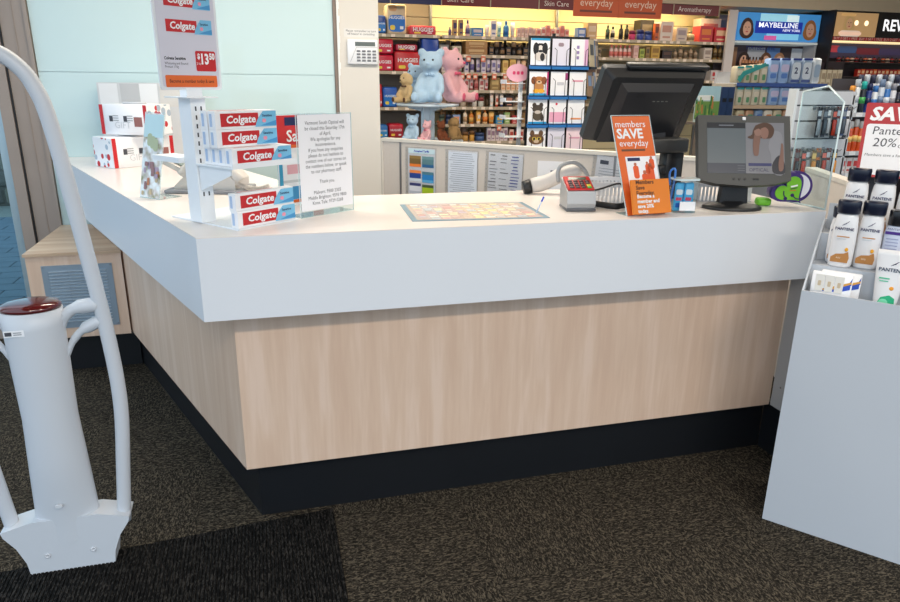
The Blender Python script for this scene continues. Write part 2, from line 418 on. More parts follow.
for j in range(NZ):
    for k in range(NA): fs.append((j*NA+k, j*NA+(k+1) % NA, (j+1)*NA+(k+1) % NA, (j+1)*NA+k))
bd.add(vs, fs, smooth=True); bd.add(vs[-NA:], [tuple(range(NA))])
bd.build('column', M_ped, pd)
MB().lathe([(1.0, 0), (1.0, .008), (.93, .016), (.75, .021), (.4, .024), (.02, .025)], 28, T(0, 0, .926), None, True, .085, .069).build('lamp_lens', mat('red_lamp_lens', (84, 8, 10), .12, coat=.6, var=.25, vscale=30), pd)
for s_ in (1, -1):
    a1 = [(s_*.07, 0, .84), (s_*.085, 0, .885), (s_*.12, 0, .915), (s_*.19, 0, .925)]
    a2 = [(s_*.068, 0, .73), (s_*.09, 0, .79), (s_*.13, 0, .84), (s_*.192, 0, .872)]
    MB().tube(smooth_path(a1, 4), [.012, .013, .014, .015, .016]+[.018]*4+[.024]*4, 8).tube(smooth_path(a2, 4), [.008]*3+[.010]*3+[.012]*3+[.02]*4, 8).build('bracket', M_ped, pd)
lb = pan(pd, 'sticker', T(-.036, -.0655, .868) @ FRONT, 0, 0, .055, .020, WH, .003)
pan(lb, 'sticker_print', I4, -.015, 0, .018, .012, INK, .004); pan(lb, 'sticker_print', I4, .010, .003, .022, .003, GREY, .004); pan(lb, 'sticker_print', I4, .010, -.003, .022, .003, GREY, .004)
for x in (-.07, .07): MB().lathe([(.009, 0), (.009, .004), (.005, .004), (.005, .002)], 12, T(x, -.045, .07) @ RX(90)).build('bolt_cap', LGREY, pd)
MB().lathe([(.013, 0), (.011, .005)], 12, T(-.005, -.060, .262) @ RX(90) @ Matrix.Diagonal((1, .6, 1, 1))).build('button', LGREY, pd)

# ------------------------------------------------------------------ toothpaste stand on the counter
A38 = 38.0
B0 = Vector((-.09, 2.285, TZ)); XS = Vector((math.cos(math.radians(A38)), math.sin(math.radians(A38)), 0)); YS = Vector((-XS.y, XS.x, 0))
def LS(a, b, z=0): return B0+XS*a+YS*b+Vector((0, 0, z))
MS = T(*B0) @ RZ(A38)
ts = thing('toothpaste_stand', 'white metal counter stand with slotted post and price poster on top', 'display stand', M=MS)
MB().box(0, .25, -.006, .375, .0003, .005).build('base_plate', M_wmetal, ts)
post = MB().box(-.01, .045, .180, .245, .005, .408).build('post', M_wmetal, ts)
sl = MB().box(-.0026, .0026, -.0006, 0, -.007, .007).data('slot', C((60, 62, 70)))
for cx_ in (.008, .028):
    for k in range(11): link('slot', sl, post, T(cx_, .180, .10+k*.0275))
SZ = .203
sh = MB().box(-.012, .25, -.012, .175, SZ-.006, SZ).box(-.012, .25, -.016, -.012, SZ-.006, SZ+.012).box(.05, .25, .175, .28, SZ-.006, SZ).box(-.03, .05, .25, .40, SZ-.004, SZ+.014)
sh.build('shelf', M_wmetal, ts)
MB().prism([(0, 0), (.17, 0), (.17, -.02), (0, -.085)], -.0025, .0025, T(.0, .178, SZ-.006) @ RZ(-90) @ RX(90)).build('shelf_bracket', M_wmetal, ts)
MB().box(-.04, .075, .15, .275, .408, .412).box(-.008, .048, .195, .235, .412, .438).build('top_plate', M_wmetal, ts)
PM = T(.018, .20, .605) @ FRONT
pf = link('poster_frame', MB().prism(quad_poly(.258, .345, .012), -.006, 0).data('poster_frame', M_wplas), ts, PM @ Matrix.Diagonal((.86, 1, 1, 1)))
pan(pf, 'poster', I4, 0, 0, .238, .325, mat('poster_paper', (212, 210, 222), .4, var=.01), .0005, .006)
def colgate_print(par, M, L, H, sub='', full=True):
    pan(par, 'red_print', M, -L*.16, 0, L*.66, H*.72, RED, .0006)
    n = 10; pts = [(L*.5, -H*.44), (L*.5, H*.44), (L*.26, H*.44)]+[(L*(.26-.13*math.sin(PI*.5*k/n)-.02*k/n), H*(.44-.88*k/n)) for k in range(1, n+1)]
    link('blue_print', MB().prism(pts, .0011, .0015).data('blue_print', SKY), par, M)
    link('blue_print', MB().prism([(L*.5, -H*.40), (L*.5, -H*.1), (L*.33, -H*.25), (L*.2, -H*.38)], .0016, .0019).data('blue_print', C((70, 150, 205))), par, M)
    text('brand_lettering', 'Colgate', H*.58, WH, par, M @ T(-L*.145, .0, .0018), sx=1.12, bold=H*.016, shear=.12)
    text('variant_lettering', 'Sensitive', H*.20, NAVY, par, M @ T(L*.33, H*.18, .0022), bold=H*.004)
    pan(par, 'variant_mark', M, L*.27, -H*.10, L*.07, H*.22, C((236, 150, 170)), .0021, H*.1)
for yy in (.092, .018): colgate_print(pf, T(.008, yy, .0005), .19, .05)
text('poster_print', 'Colgate Sensitive', .0125, BLK, pf, T(-.105, -.078, .0012), 'LEFT', bold=.0004)
text('poster_print', 'Whitening and Enamel\nProtect 110g', .0105, INK, pf, T(-.105, -.098, .0012), 'LEFT')
pan(pf, 'price_tag', I4, .066, -.084, .086, .062, RED, .0012, .006)
text('price_lettering', '13', .044, WH, pf, T(.060, -.079, .0022), bold=.0016, sx=.9)
text('price_lettering', '$', .022, WH, pf, T(.036, -.070, .0022), bold=.0008)
text('price_lettering', '50', .026, WH, pf, T(.093, -.070, .0022), bold=.0012, sx=.9)
text('price_lettering', '2 for', .011, WH, pf, T(.036, -.092, .0022))
pan(pf, 'footer_strip', I4, 0, -.146, .216, .036, ORANGE, .0012, .004)
text('poster_print', 'Become a member today & save', .0155, BLK, pf, T(0, -.146, .0022), sx=.92)

BL, BD, BH = .238, .036, .056
def paste(a, b, z, label):
    t = thing('toothpaste_carton', label, 'toothpaste', M=T(*LS(a, b, z)) @ RZ(A38), group='toothpaste cartons on the white stand')
    MB().box(0, BL, 0, BD-.0008, 0, BH-.0006).build('carton', WH, t)
    colgate_print(t, T(BL/2+.008, 0, BH/2) @ FRONT, BL-.018, BH)
    pan(t, 'end_print', T(0, BD/2, BH/2) @ RZ(-90) @ FRONT, -.004, 0, .012, BH*.7, C((176, 196, 226)), .0005)
    pan(t, 'top_print', T(BL/2, BD/2, BH-.0006), -.02, .008, BL*.6, .006, C((205, 120, 130)), .0004)
paste(.004, .002, .0055, 'lower toothpaste carton on the stand base plate')
paste(.002, .004, .0055+BH, 'upper toothpaste carton of the pair on the stand base plate')
ords = ['front', 'second', 'third', 'rearmost']
for k in range(4): paste(.004, .004+k*.037, SZ+.0005, ords[k]+' toothpaste carton in the bottom row on the stand shelf')
for r_ in (1, 2):
    for k, o_ in enumerate(('front', 'rear')): paste(-.014, .050+k*.042, SZ+.0005+BH*r_, o_+' toothpaste carton of the '+('middle' if r_ == 1 else 'top')+' row on the stand shelf')

# ------------------------------------------------------------------ notice, leaflet, picture frame
def acrylic_L(t, w, h, foot=.07):
    b = MB(); b.box(-w/2, w/2, 0, .0022, .0, h).box(-w/2, w/2, .0022, foot, .0, .002)
    b.build('acrylic_holder', M_acr, t)
    e = MB().box(-w/2-.0008, -w/2, 0, .003, 0, h).box(w/2, w/2+.0008, 0, .003, 0, h).box(-w/2, w/2, 0, .003, h, h+.0008)
    e.build('acrylic_edge', M_aed, t)
nt_ = thing('closing_notice', 'white printed closing notice in a clear acrylic stand at the counter corner', 'notice', M=T(.222, 2.520, TZ+.0006) @ RZ(34.5))
acrylic_L(nt_, .247, .356, .08)
PMn = T(0, -.0004, 0) @ FRONT
pan(nt_, 'sheet', PMn, 0, .188, .238, .33, M_paper, 0)
lines = ['Vermont South Optical will', 'be closed this Saturday 17th', 'of April.', 'We apologise for any', 'inconvenience.', 'If you have any enquiries', 'please do not hesitate to', 'contact one of our stores on', 'the numbers below, or speak', 'to our pharmacy staff.', '', 'Thank you.', '', 'Malvern: 9500 2305', 'Middle Brighton: 9593 9800', 'Knox Tafe: 9729 0268']
for k, l in enumerate(lines):
    if l: text('notice_line', l, .0175, INK, nt_, PMn @ T(0, .325-k*.0185, .0008), sx=.9)
lf = thing('savings_leaflet', 'red and blue savings leaflet in an acrylic holder behind the closing notice', 'leaflet', M=T(.156, 2.756, TZ+.0006) @ RZ(34))
acrylic_L(lf, .245, .345)
PMl = T(0, -.0004, 0) @ FRONT
pan(lf, 'sheet', PMl, 0, .172, .24, .34, M_paper, 0)
pan(lf, 'red_print', PMl, 0, .285, .24, .11, C((206, 44, 48)), .0006); pan(lf, 'blue_print', PMl, -.02, .318, .12, .03, NAVY, .0012)
pan(lf, 'cyan_print', PMl, .06, .285, .12, .11, C((60, 168, 205)), .0010, .02); text('lettering', 'Savings', .06, WH, lf, PMl @ T(.01, .262, .0016), bold=.001)
pan(lf, 'orange_print', PMl, 0, .226, .24, .012, ORANGE, .0012); pan(lf, 'cyan_print', PMl, -.108, .09, .016, .16, C((50, 158, 200)), .0010)
for (x, y, w_, h_, c_) in ((-.03, .19, .07, .022, WH), (-.05, .14, .06, .035, C((226, 170, 180))), (.03, .13, .05, .05, C((210, 60, 60))), (.07, .11, .03, .02, GRN), (-.02, .095, .16, .010, LGREY), (-.03, .05, .12, .05, C((60, 150, 205))), (.06, .04, .05, .05, C((220, 60, 56))), (0, .018, .2, .012, ORANGE)):
    pan(lf, 'product_print', PMl, x, y, w_, h_, c_, .0012)
pc = thing('brochure_stand', 'glossy picture brochure in a tall clear acrylic stand near the phone', 'brochure', M=T(-.452, 3.01, TZ+.0006) @ RZ(-47))
tl = RX(-12)
b_ = MB().box(-.062, .062, 0, .0022, 0, .345, tl).box(-.062, .062, .004, .11, 0, .002); b_.build('acrylic_holder', M_acr, pc)
MB().box(-.0628, -.062, 0, .003, 0, .345, tl).box(.062, .0628, 0, .003, 0, .345, tl).build('acrylic_edge', M_aed, pc)
PMp = tl @ T(0, -.0004, 0) @ FRONT
bm_ = bpy.data.materials.new('brochure_photo_print'); bm_.use_nodes = True
n_ = bm_.node_tree; tcn = n_.nodes.new('ShaderNodeTexCoord'); nz = n_.nodes.new('ShaderNodeTexNoise'); nz.inputs['Scale'].default_value = 18
n_.links.new(tcn.outputs['Object'], nz.inputs[0]); crn = n_.nodes.new('ShaderNodeValToRGB'); e_ = crn.color_ramp.elements
e_[0].color = lin((150, 150, 110))+(1,); e_[0].position = .35; e_[1].color = lin((236, 244, 246))+(1,); e_[1].position = .56
x_ = e_.new(.45); x_.color = lin((206, 200, 196))+(1,)
n_.links.new(nz.outputs['Fac'], crn.inputs[0]); n_.links.new(crn.outputs[0], n_.nodes['Principled BSDF'].inputs['Base Color']); n_.nodes['Principled BSDF'].inputs['Roughness'].default_value = .15
pan(pc, 'sheet', PMp, 0, .172, .120, .335, bm_, 0)
pan(pc, 'sky_print', PMp, .0, .29, .12, .09, C((196, 226, 232)), .0006)
for k in range(14):
    pan(pc, 'figure_print', PMp, random.uniform(-.045, .045), random.uniform(.02, .14), random.uniform(.012, .03), random.uniform(.015, .04), C(random.choice([(190, 120, 80), (120, 120, 170), (196, 176, 140), (170, 150, 170), (150, 110, 110)])), .0006+k*.0004, .005)
[pan(pc, 'tree_print', PMp, -.02+.02*k, .235-.01*k, .03, .05, C((176, 186, 150)), .0010+k*.0003, .012) for k in range(3)]

# ------------------------------------------------------------------ telephone
M_ph = mat('warm_grey_phone_plastic', (206, 202, 198), .45, var=.03)
M_phd = mat('phone_grey_plastic', (140, 142, 148), .45)
tp = thing('desk_phone', 'beige desk telephone with handset and curly cord behind the toothpaste stand', 'telephone', (-.215, 3.20, TZ+.0005), -16)
MB().prism([(-.13, .0), (.13, 0), (.13, .05), (.10, .085), (-.06, .095), (-.13, .03)], -.10, .10, RX(90) @ T(0, 0, 0)).build('body', M_ph, tp)
MB().rbox(-.17, .16, -.12, .11, .0, .016, .006, 2).build('base', M_phd, tp)
scn = MB().prism([(-.20, .135), (-.19, .15), (-.04, .075), (-.06, .06)], -.09, .09, RX(90)).build('tilted_display', M_ph, tp)
pan(scn, 'display_window', T(-.11, 0, .113) @ RY(26.5), 0, 0, .09, .13, C((120, 132, 130)), .002)
key = MB().rbox(-.008, .008, -.006, .006, 0, .006, .002, 1).data('key', LGREY)
for a in range(4):
    for b in range(3): link('key', key, tp, T(-.045+a*.022, -.035+b*.022, .093-a*.001))
hs = MB().tube(smooth_path([(-.10, -.075, .075), (-.06, -.075, .115), (.03, -.075, .118), (.11, -.075, .092), (.145, -.075, .05)], 4), [.026, .025, .022, .019, .017]+[.017]*7+[.019, .022, .025, .027, .027], 10)
hs.build('handset', M_ph, tp)
hx = []
for k in range(160):
    t = k/159; a = t*2*PI*22
    c_ = Vector((.13, -.10, .045)).lerp(Vector((.24, .03, .012)), t)+Vector((0, 0, -.02*math.sin(PI*t)))
    hx.append(c_+Vector((.0, .009*math.cos(a), .009*math.sin(a)+.006)))
MB().tube(hx, .0028, 5).build('curly_cord', M_ph, tp)

# ------------------------------------------------------------------ gift boxes at the far end of the wing
dotm = bpy.data.materials.new('red_dot_gift_print'); dotm.use_nodes = True
n_ = dotm.node_tree; tcn = n_.nodes.new('ShaderNodeTexCoord'); vo = n_.nodes.new('ShaderNodeTexVoronoi'); vo.inputs['Scale'].default_value = 22; vo.inputs['Randomness'].default_value = .75
n_.links.new(tcn.outputs['Object'], vo.inputs[0]); crn = n_.nodes.new('ShaderNodeValToRGB'); crn.color_ramp.interpolation = 'CONSTANT'; e_ = crn.color_ramp.elements
e_[0].color = (1, 1, 1, 1); e_[1].position = .40; e_[1].color = (0, 0, 0, 1)
n_.links.new(vo.outputs['Distance'], crn.inputs[0]); sp_ = n_.nodes.new('ShaderNodeSeparateColor'); n_.links.new(vo.outputs['Color'], sp_.inputs[0])
c2 = n_.nodes.new('ShaderNodeValToRGB'); c2.color_ramp.interpolation = 'CONSTANT'; q = c2.color_ramp.elements; q[0].color = lin((196, 34, 40))+(1,); q[1].position = .62; q[1].color = lin((168, 184, 200))+(1,)
n_.links.new(sp_.outputs[0], c2.inputs[0]); mx_ = n_.nodes.new('ShaderNodeMix'); mx_.data_type = 'RGBA'; mx_.inputs[6].default_value = lin((240, 240, 242))+(1,)
n_.links.new(crn.outputs[0], mx_.inputs[0]); n_.links.new(c2.outputs[0], mx_.inputs[7]); n_.links.new(mx_.outputs[2], n_.nodes['Principled BSDF'].inputs['Base Color'])
def gift(M, label, L):
    t = thing('gift_carton', label, 'box', M=M, group='red dotted gift cartons')
    MB().rbox(0, L, 0, .20, 0, .16, .003, 1).build('carton', WH, t)
    x0 = (-.0006, .0004)
    MB().box(-.001, .0, .002, .198, .002, .158).build('dotted_end', dotm, t)
    MB().box(L, L+.001, .002, .198, .002, .158).build('dotted_end', dotm, t)
    pan(t, 'red_band', T(0, 0, 0) @ FRONT, .012, .08, .022, .156, RED, .0008)
    pan(t, 'red_band', T(0, 0, 0) @ FRONT, L-.012, .08, .022, .156, RED, .0008)
    for k in range(2):
        pan(t, 'picture_print', FRONT, .07+k*.09, .085, .022, .03, INK, .0008); 
        for j in range(3): pan(t, 'text_print', FRONT, .10+k*.09, .10-j*.012, .035, .004, GREY, .0008)
    text('lettering', 'GIFT', .05, LGREY, t, FRONT @ T(.14, .05, .0012))
    pan(t, 'picture_print', FRONT, L-.06, .07, .05, .05, C((150, 96, 90)), .0012)
    MB().rbox(.08, L-.08, .085, .115, .16, .170, .004, 1).build('handle', LGREY, t)
MG = T(-.915, 4.235, TZ+.0005) @ RZ(-24)
gift(T(-.766, 4.073, TZ+.0005) @ RZ(38), 'lower red dotted gift carton at the far end of the counter wing', .36)
gift(T(-.835, 4.235, TZ+.1715) @ RZ(-30), 'upper red dotted gift carton stacked by the aqua wall', .30)
gb = thing('photo_carton', 'pale grey photo printed carton standing against the aqua glass wall', 'box', M=T(-.90, 4.585, TZ+.0005) @ RZ(-2))
MB().box(0, .52, 0, .13, 0, .44).build('carton', mat('pale_grey_card', (206, 208, 210), .4), gb)
for (x, w_, c_) in ((.06, .10, (226, 228, 230)), (.20, .15, (190, 192, 194)), (.28, .10, (232, 234, 236)), (.42, .16, (210, 208, 204))):
    pan(gb, 'photo_print', FRONT, x, .37, w_, .13, C(c_), .0006+x*.002)

# ------------------------------------------------------------------ counter mat and pen
cm = thing('counter_mat', 'colourful printed counter mat with teal border lying on the worktop', 'mat', (0, 0, TZ+.0003))
cq = [(.515, 2.662), (.622, 2.296), (.987, 2.286), (1.001, 2.612)]
def inset(qs, d):
    c = Vector((sum(p[0] for p in qs)/4, sum(p[1] for p in qs)/4)); return [tuple(Vector(p)+(c-Vector(p)).normalized()*d*1.3) for p in qs]
cq = [(.515, 2.662), (.493, 2.320), (.994, 2.284), (1.014, 2.622)]
MB().prism(cq, 0, .002).build('sheet', C((120, 150, 166)), cm)
MB().prism(inset(cq, .018), .002, .0026).build('printed_area', mat('mat_print_paper', (222, 206, 196), .15), cm)
iq = inset(cq, .03)
cols = [(216, 178, 172), (226, 216, 180), (196, 184, 198), (230, 224, 216), (206, 156, 150), (186, 198, 204), (232, 224, 190), (190, 164, 156), (212, 196, 182)]
def bil(u, v): return (Vector(iq[1]).lerp(Vector(iq[2]), u)).lerp(Vector(iq[0]).lerp(Vector(iq[3]), u), v)
grid = {}
for a in range(11):
    for b in range(9):
        c_ = random.choice(cols) if not 5 <= a <= 8 else random.choice(cols[1:7:2]+[(238, 228, 170)])
        u0, u1, v0, v1 = a/11+.006, (a+random.uniform(.6, .95))/11, b/9+.01, (b+random.uniform(.5, .9))/9
        grid.setdefault(c_, MB()).prism([tuple(bil(u0, v0)), tuple(bil(u1, v0)), tuple(bil(u1, v1)), tuple(bil(u0, v1))], .0026, .0029)
for c_, g_ in grid.items(): g_.build('coloured_print', C(c_), cm)['kind'] = 'stuff'
pn = thing('pen', 'blue and clear ballpoint pen standing tilted at the mat corner', 'pen', M=T(.965, 2.350, TZ+.0045) @ RX(-25) @ RY(32) @ Matrix.Scale(.62, 4))
MB().lathe([(.001, 0), (.004, .012), (.004, .10)], 8).build('barrel', C((176, 196, 222)), pn)
MB().lathe([(.0046, .085), (.0052, .10), (.0052, .118), (.003, .122)], 8).build('cap', C((40, 80, 200)), pn)

# ------------------------------------------------------------------ payment terminal, scanner, cord
et = thing('payment_terminal', 'grey card payment terminal with red keypad face', 'payment terminal', (1.172, 2.44, TZ+.0005), -10)
M_etg = mat('silver_grey_plastic', (158, 160, 162), .35, metal=.2)
MB().prism([(-.055, 0), (.055, 0), (.06, .06), (.05, .115), (-.05, .075), (-.062, .03)], -.055, .055, RZ(90) @ RX(90)).build('body', M_etg, et)
MB().rbox(-.058, .058, -.065, .055, 0, .012, .004, 1).build('foot', mat('grey_foot_plastic', (92, 94, 98), .4), et)
fm = T(0, -.006, .0965) @ RX(21.8)
fm = T(0, 0, .0985) @ RX(21.5)
fc = link('red_face', MB().rbox(-.052, .052, -.052, .05, -.004, .004, .003, 1).data('red_face', C((196, 40, 40))), et, fm)
pan(fc, 'display', I4, 0, .030, .07, .020, C((70, 90, 76), .2), .0045)
kk = MB().rbox(-.009, .009, -.006, .006, 0, .004, .002, 1).data('key', C((78, 60, 64)))
kg = MB().rbox(-.009, .009, -.006, .006, 0, .004, .002, 1).data('key', GRN); ky = MB().rbox(-.009, .009, -.006, .006, 0, .004, .002, 1).data('key', YEL)
for a in range(4):
    for b in range(4): link('key', (kg if b == 0 else ky if b == 1 else kk) if a == 3 else kk, fc, T(-.034+a*.0225, -.040+b*.0155, .004))
bs = thing('barcode_scanner', 'pale grey handheld barcode scanner with dark loop handle behind the payment terminal', 'scanner', (1.29, 2.80, TZ+.006), -12)
MB().tube(smooth_path([(-.16, 0, .028), (-.10, 0, .042), (-.03, 0, .075), (.03, 0, .095), (.06, 0, .085)], 4), [.030, .032, .034, .034, .033]+[.032]*6+[.03, .03, .028, .026, .022, .016], 12).build('head', M_ph, bs)
MB().tube([(-.195, 0, .020), (-.16, 0, .028)], [.028, .033], 12).build('scan_window', M_black, bs)
MB().tube(smooth_path([(-.045, -.03, .05), (-.05, -.03, .09), (-.035, -.03, .122), (.01, -.03, .135), (.05, -.03, .118), (.085, -.03, .07), (.095, -.03, .012)], 4), [.009]*25, 8).build('handle_loop', M_etg, bs)
MB().rbox(.05, .13, -.06, .03, -.0055, .012, .004, 1).build('base', M_etg, bs)
co = []
for k in range(420):
    t = k/419; a = t*2*PI*52
    ctr = smooth_path([(1.245, 2.50, .012), (1.275, 2.43, .012), (1.31, 2.385, .012), (1.355, 2.40, .012)], 8)
    q = t*(len(ctr)-1); i0 = min(int(q), len(ctr)-2); c_ = ctr[i0].lerp(ctr[i0+1], q-i0)
    co.append(c_+Vector((.009*math.cos(a), .009*math.cos(a)*.4, TZ+.002+.0095*math.sin(a))))
cc = thing('coiled_cable', 'black coiled cable lying beside the payment terminal', 'cable')
MB().tube(co, .003, 5).build('coil', M_black, cc)
MB().tube(smooth_path([(1.245, 2.50, TZ+.02), (1.23, 2.56, TZ+.04), (1.30, 2.52, TZ+.06), (1.36, 2.46, TZ+.09), (1.37, 2.44, TZ+.05), (1.355, 2.40, TZ+.012)], 5), .004, 6).build('lead', M_black, cc)
MB().rbox(1.215, 1.255, 2.50, 2.53, TZ+.002, TZ+.022, .006, 1).build('plug', M_black, cc)

# ------------------------------------------------------------------ baskets
def basket(name, label, x, y, rz, w_, d_, h_):
    t = thing(name, label, 'basket', (x, y, TZ+.0005), rz, 'white plastic baskets on the counter')
    MB().box(-w_/2, w_/2, -d_/2, d_/2, 0, .004).build('bottom', M_wplas, t)
    r = MB()
    for (a, b, c, e) in ((-w_/2-.004, w_/2+.004, -d_/2-.004, -d_/2+.004), (-w_/2-.004, w_/2+.004, d_/2-.004, d_/2+.004), (-w_/2-.004, -w_/2+.004, -d_/2, d_/2), (w_/2-.004, w_/2+.004, -d_/2, d_/2)):
        r.box(a, b, c, e, h_-.014, h_)
    r.build('rim', M_wplas, t)
    for k in range(int(w_/.016)+1):
        for sy in (-1, 1): link('slat', SLAT[h_], t, T(-w_/2+k*.016, sy*d_/2, 0))
    for k in range(1, int(d_/.016)):
        for sx in (-1, 1): link('slat', SLAT[h_], t, T(sx*w_/2, -d_/2+k*.016, 0) @ RZ(90))
SLAT = {h_: MB().box(-.004, .004, -.0015, .0015, .004, h_-.014).data('slat', M_wplas) for h_ in (.085, .075)}
basket('storage_basket', 'white slatted basket behind the black coiled cable', 1.43, 2.60, -14, .26, .17, .085)
basket('storage_basket', 'white slatted basket between the floss tub and the customer screen', 1.875, 2.53, -16, .22, .13, .075)

# ------------------------------------------------------------------ orange member flyer
ff = thing('member_flyer_stand', 'orange member savings flyer in a leaning acrylic brochure holder', 'brochure', M=T(1.372, 2.262, TZ+.0005) @ RZ(6))
tl = RX(-24)
MB().box(-.085, .085, 0, .002, 0, .385, tl).box(-.085, .085, .002, .075, 0, .002).prism([(0, 0), (.012, .001), (.09, .18), (.084, .18)], -.084, .084, T(0, .0, 0) @ RZ(90) @ RX(90) ).build('acrylic_holder', M_acr, ff)
MB().box(-.0865, -.085, -.001, .003, 0, .386, tl).box(.085, .0865, -.001, .003, 0, .386, tl).box(-.085, .085, -.001, .003, .385, .3865, tl).build('acrylic_edge', M_aed, ff)
PMf = tl @ T(0, -.0004, 0) @ FRONT
pan(ff, 'poster', PMf, 0, .192, .166, .38, ORANGE, 0)
text('lettering', 'members', .036, WH, ff, PMf @ T(-.076, .350, .001), 'LEFT')
text('lettering', 'SAVE', .052, WH, ff, PMf @ T(-.074, .312, .001), 'LEFT', bold=.0016)
text('lettering', 'everyday', .036, WH, ff, PMf @ T(-.070, .276, .001), 'LEFT')
pan(ff, 'caption_strip', PMf, -.012, .250, .105, .008, BROWN, .0008)
pan(ff, 'picture_panel', PMf, .014, .150, .136, .15, WH, .0008); pan(ff, 'picture_tab', PMf, -.018, .214, .055, .013, NAVY, .0014)
for (x, y, w_, h_) in ((-.015, .165, .024, .05), (.022, .13, .03, .055), (.05, .155, .03, .06), (.06, .195, .022, .04), (.038, .175, .02, .04)):
    pan(ff, 'figure_print', PMf, x, y, w_, h_, C((226, 90, 40)), .0014, .009); pan(ff, 'figure_print', PMf, x, y+h_*.6, w_*.5, w_*.5, C((190, 110, 80)), .0014, .005)
lt = RX(-17)
fp = link('brochure_pack', MB().box(-.078, .086, -.014, -.002, .002, .128).data('brochure_pack', C((230, 128, 30))), ff, lt @ T(.0, -.020, 0))
PMb = T(.004, -.0142, 0) @ FRONT
text('lettering', 'Members\nSave\nEveryday.', .021, C((90, 50, 20)), fp, PMb @ T(-.066, .098, .0006), 'LEFT', bold=.0005)
text('lettering', 'Become a\nmember and\nsave 20%\ntoday.', .019, WH, fp, PMb @ T(-.064, .039, .0006), 'LEFT', bold=.0006)

# ------------------------------------------------------------------ floss tub
ft = thing('dental_floss_tub', 'clear plastic tub of blue dental picks beside the orange flyer', 'tub', (1.545, 2.300, TZ+.0005), -12)
MB().prism(quad_poly(.088, .062, .014), 0, .003).build('tub_bottom', M_acr, ft)
sh_ = MB(); o1 = quad_poly(.094, .068, .016); n1 = len(o1)
sh_.add([(x*.92, y*.92, 0) for x, y in o1]+[(x*1.04, y*1.04, .125) for x, y in o1], [(k, (k+1) % n1, n1+(k+1) % n1, n1+k) for k in range(n1)], smooth=True)
sh_.build('tub_wall', M_acr, ft)
MB().prism(quad_poly(.098, .071, .016), .122, .128).build('rim', M_aed, ft)
for k in range(4):
    pk = link('floss_pack', MB().rbox(-.017, .017, -.005, .005, 0, .105, .004, 1).data('floss_pack', C((70, 176, 226))), ft, T(-.027+k*.018, -.016+.010*(k % 2)*2, .006) @ RY(random.uniform(-5, 5)))
    pan(pk, 'pack_print', T(0, -.005, .05) @ FRONT, 0, .022, .024, .02, WH, .0005, .005); pan(pk, 'pack_print', T(0, -.005, .05) @ FRONT, 0, -.004, .022, .012, C((220, 60, 90)), .0005); pan(pk, 'pack_print', T(0, -.005, .05) @ FRONT, 0, -.028, .02, .016, C((24, 96, 190)), .0005)
pan(ft, 'price_label', T(0, -.036, .027) @ FRONT, .005, 0, .060, .034, WH, .0005)
MB().tube(smooth_path([(-.052, .01, .10), (-.062, .0, .15), (-.045, -.01, .158), (-.047, .0, .06), (-.056, 0, .01)], 4), .004, 6).build('hanging_pick', C((70, 130, 210)), ft)

# ------------------------------------------------------------------ staff touchscreen (seen from behind)
tm = thing('staff_touchscreen', 'large black touchscreen till seen from behind above the counter', 'monitor', (0, 0, 0))
MT = T(1.552, 2.665, 1.516) @ RZ(3) @ RX(28.5)
WT, HT = .475, .325
sf = MB()
fr_ = quad_poly(WT, HT, .012); bk_ = quad_poly(WT*.96, HT*.95, .02)
sf.prism([(x, z) for x, z in fr_], -.012, .012, RX(90))
n1 = len(fr_); 
MB_ = MB().add([(x, -.012+.012, z) for x, z in fr_]+[(x*.93, -.040, z*.93) for x, z in bk_], [(k, (k+1) % n1, n1+(k+1) % n1, n1+k) for k in range(n1)]+[tuple(range(n1)), tuple(range(2*n1-1, n1-1, -1))])
hb = link('housing', MB_.data('housing', M_black), tm, MT)
link('bezel', MB().prism(fr_, -.030, .0, RX(90)).data('bezel', mat('blue_black_plastic', (36, 42, 50), .4)), tm, MT)
link('screen', MB().box(-.2, .2, .0302, .031, -.125, .125).data('screen', mat('dark_screen', (10, 12, 16), .1)), tm, MT)
link('rear_cover', MB().add([(-.17, -.040, .12), (.17, -.040, .12), (.19, -.040, -.15), (-.19, -.040, -.15), (-.145, -.066, .095), (.145, -.066, .095), (.15, -.072, -.13), (-.15, -.072, -.13)], [(0, 1, 2, 3), (4, 7, 6, 5), (0, 4, 5, 1), (1, 5, 6, 2), (2, 6, 7, 3), (3, 7, 4, 0)]).data('rear_cover', mat('rear_cover_plastic', (34, 34, 38), .36)), tm, MT)
link('card_reader', MB().rbox(-.14, .235, -.016, .022, 0, .018, .004, 1).data('card_reader', M_black), tm, MT @ T(0, .0, HT/2-.001))
[pan(tm, 'logo_print', MT @ T(.02, -.0668, .055) @ FRONT, -.03+k*.02, 0, .012, .004, C((120, 118, 112))) for k in range(4)]
link('vent_print', MB().box(-.10, -.06, -.0675, -.066, .08, .082).box(-.10, -.06, -.0675, -.066, .076, .078).data('vent_print', BLK), tm, MT)
link('tilt_hinge', MB().prism([(-.03, 0), (.045, 0), (.04, .085), (-.005, .09)], 0, .05, RX(90)).data('tilt_hinge', mat('hinge_plastic', (54, 54, 58), .45)), tm, T(1.615, 2.70, 1.385))
MB().rbox(1.55, 1.735, 2.58, 2.70, 1.325, 1.385, .01, 2).build('neck_block', M_dkgrey, tm)
MB().rbox(1.645, 1.730, 2.60, 2.66, TZ+.012, 1.33, .006, 1).build('column', M_black, tm)
MB().rbox(1.59, 1.745, 2.58, 2.76, TZ+.0005, TZ+.016, .005, 1).build('base', M_black, tm)
MB().rbox(1.610, 1.645, 2.59, 2.63, 1.235, 1.275, .006, 1).tube([(1.60, 2.60, 1.26), (1.63, 2.60, 1.215), (1.625, 2.6, 1.18)], .008, 6).build('clamp_knob', M_black, tm)

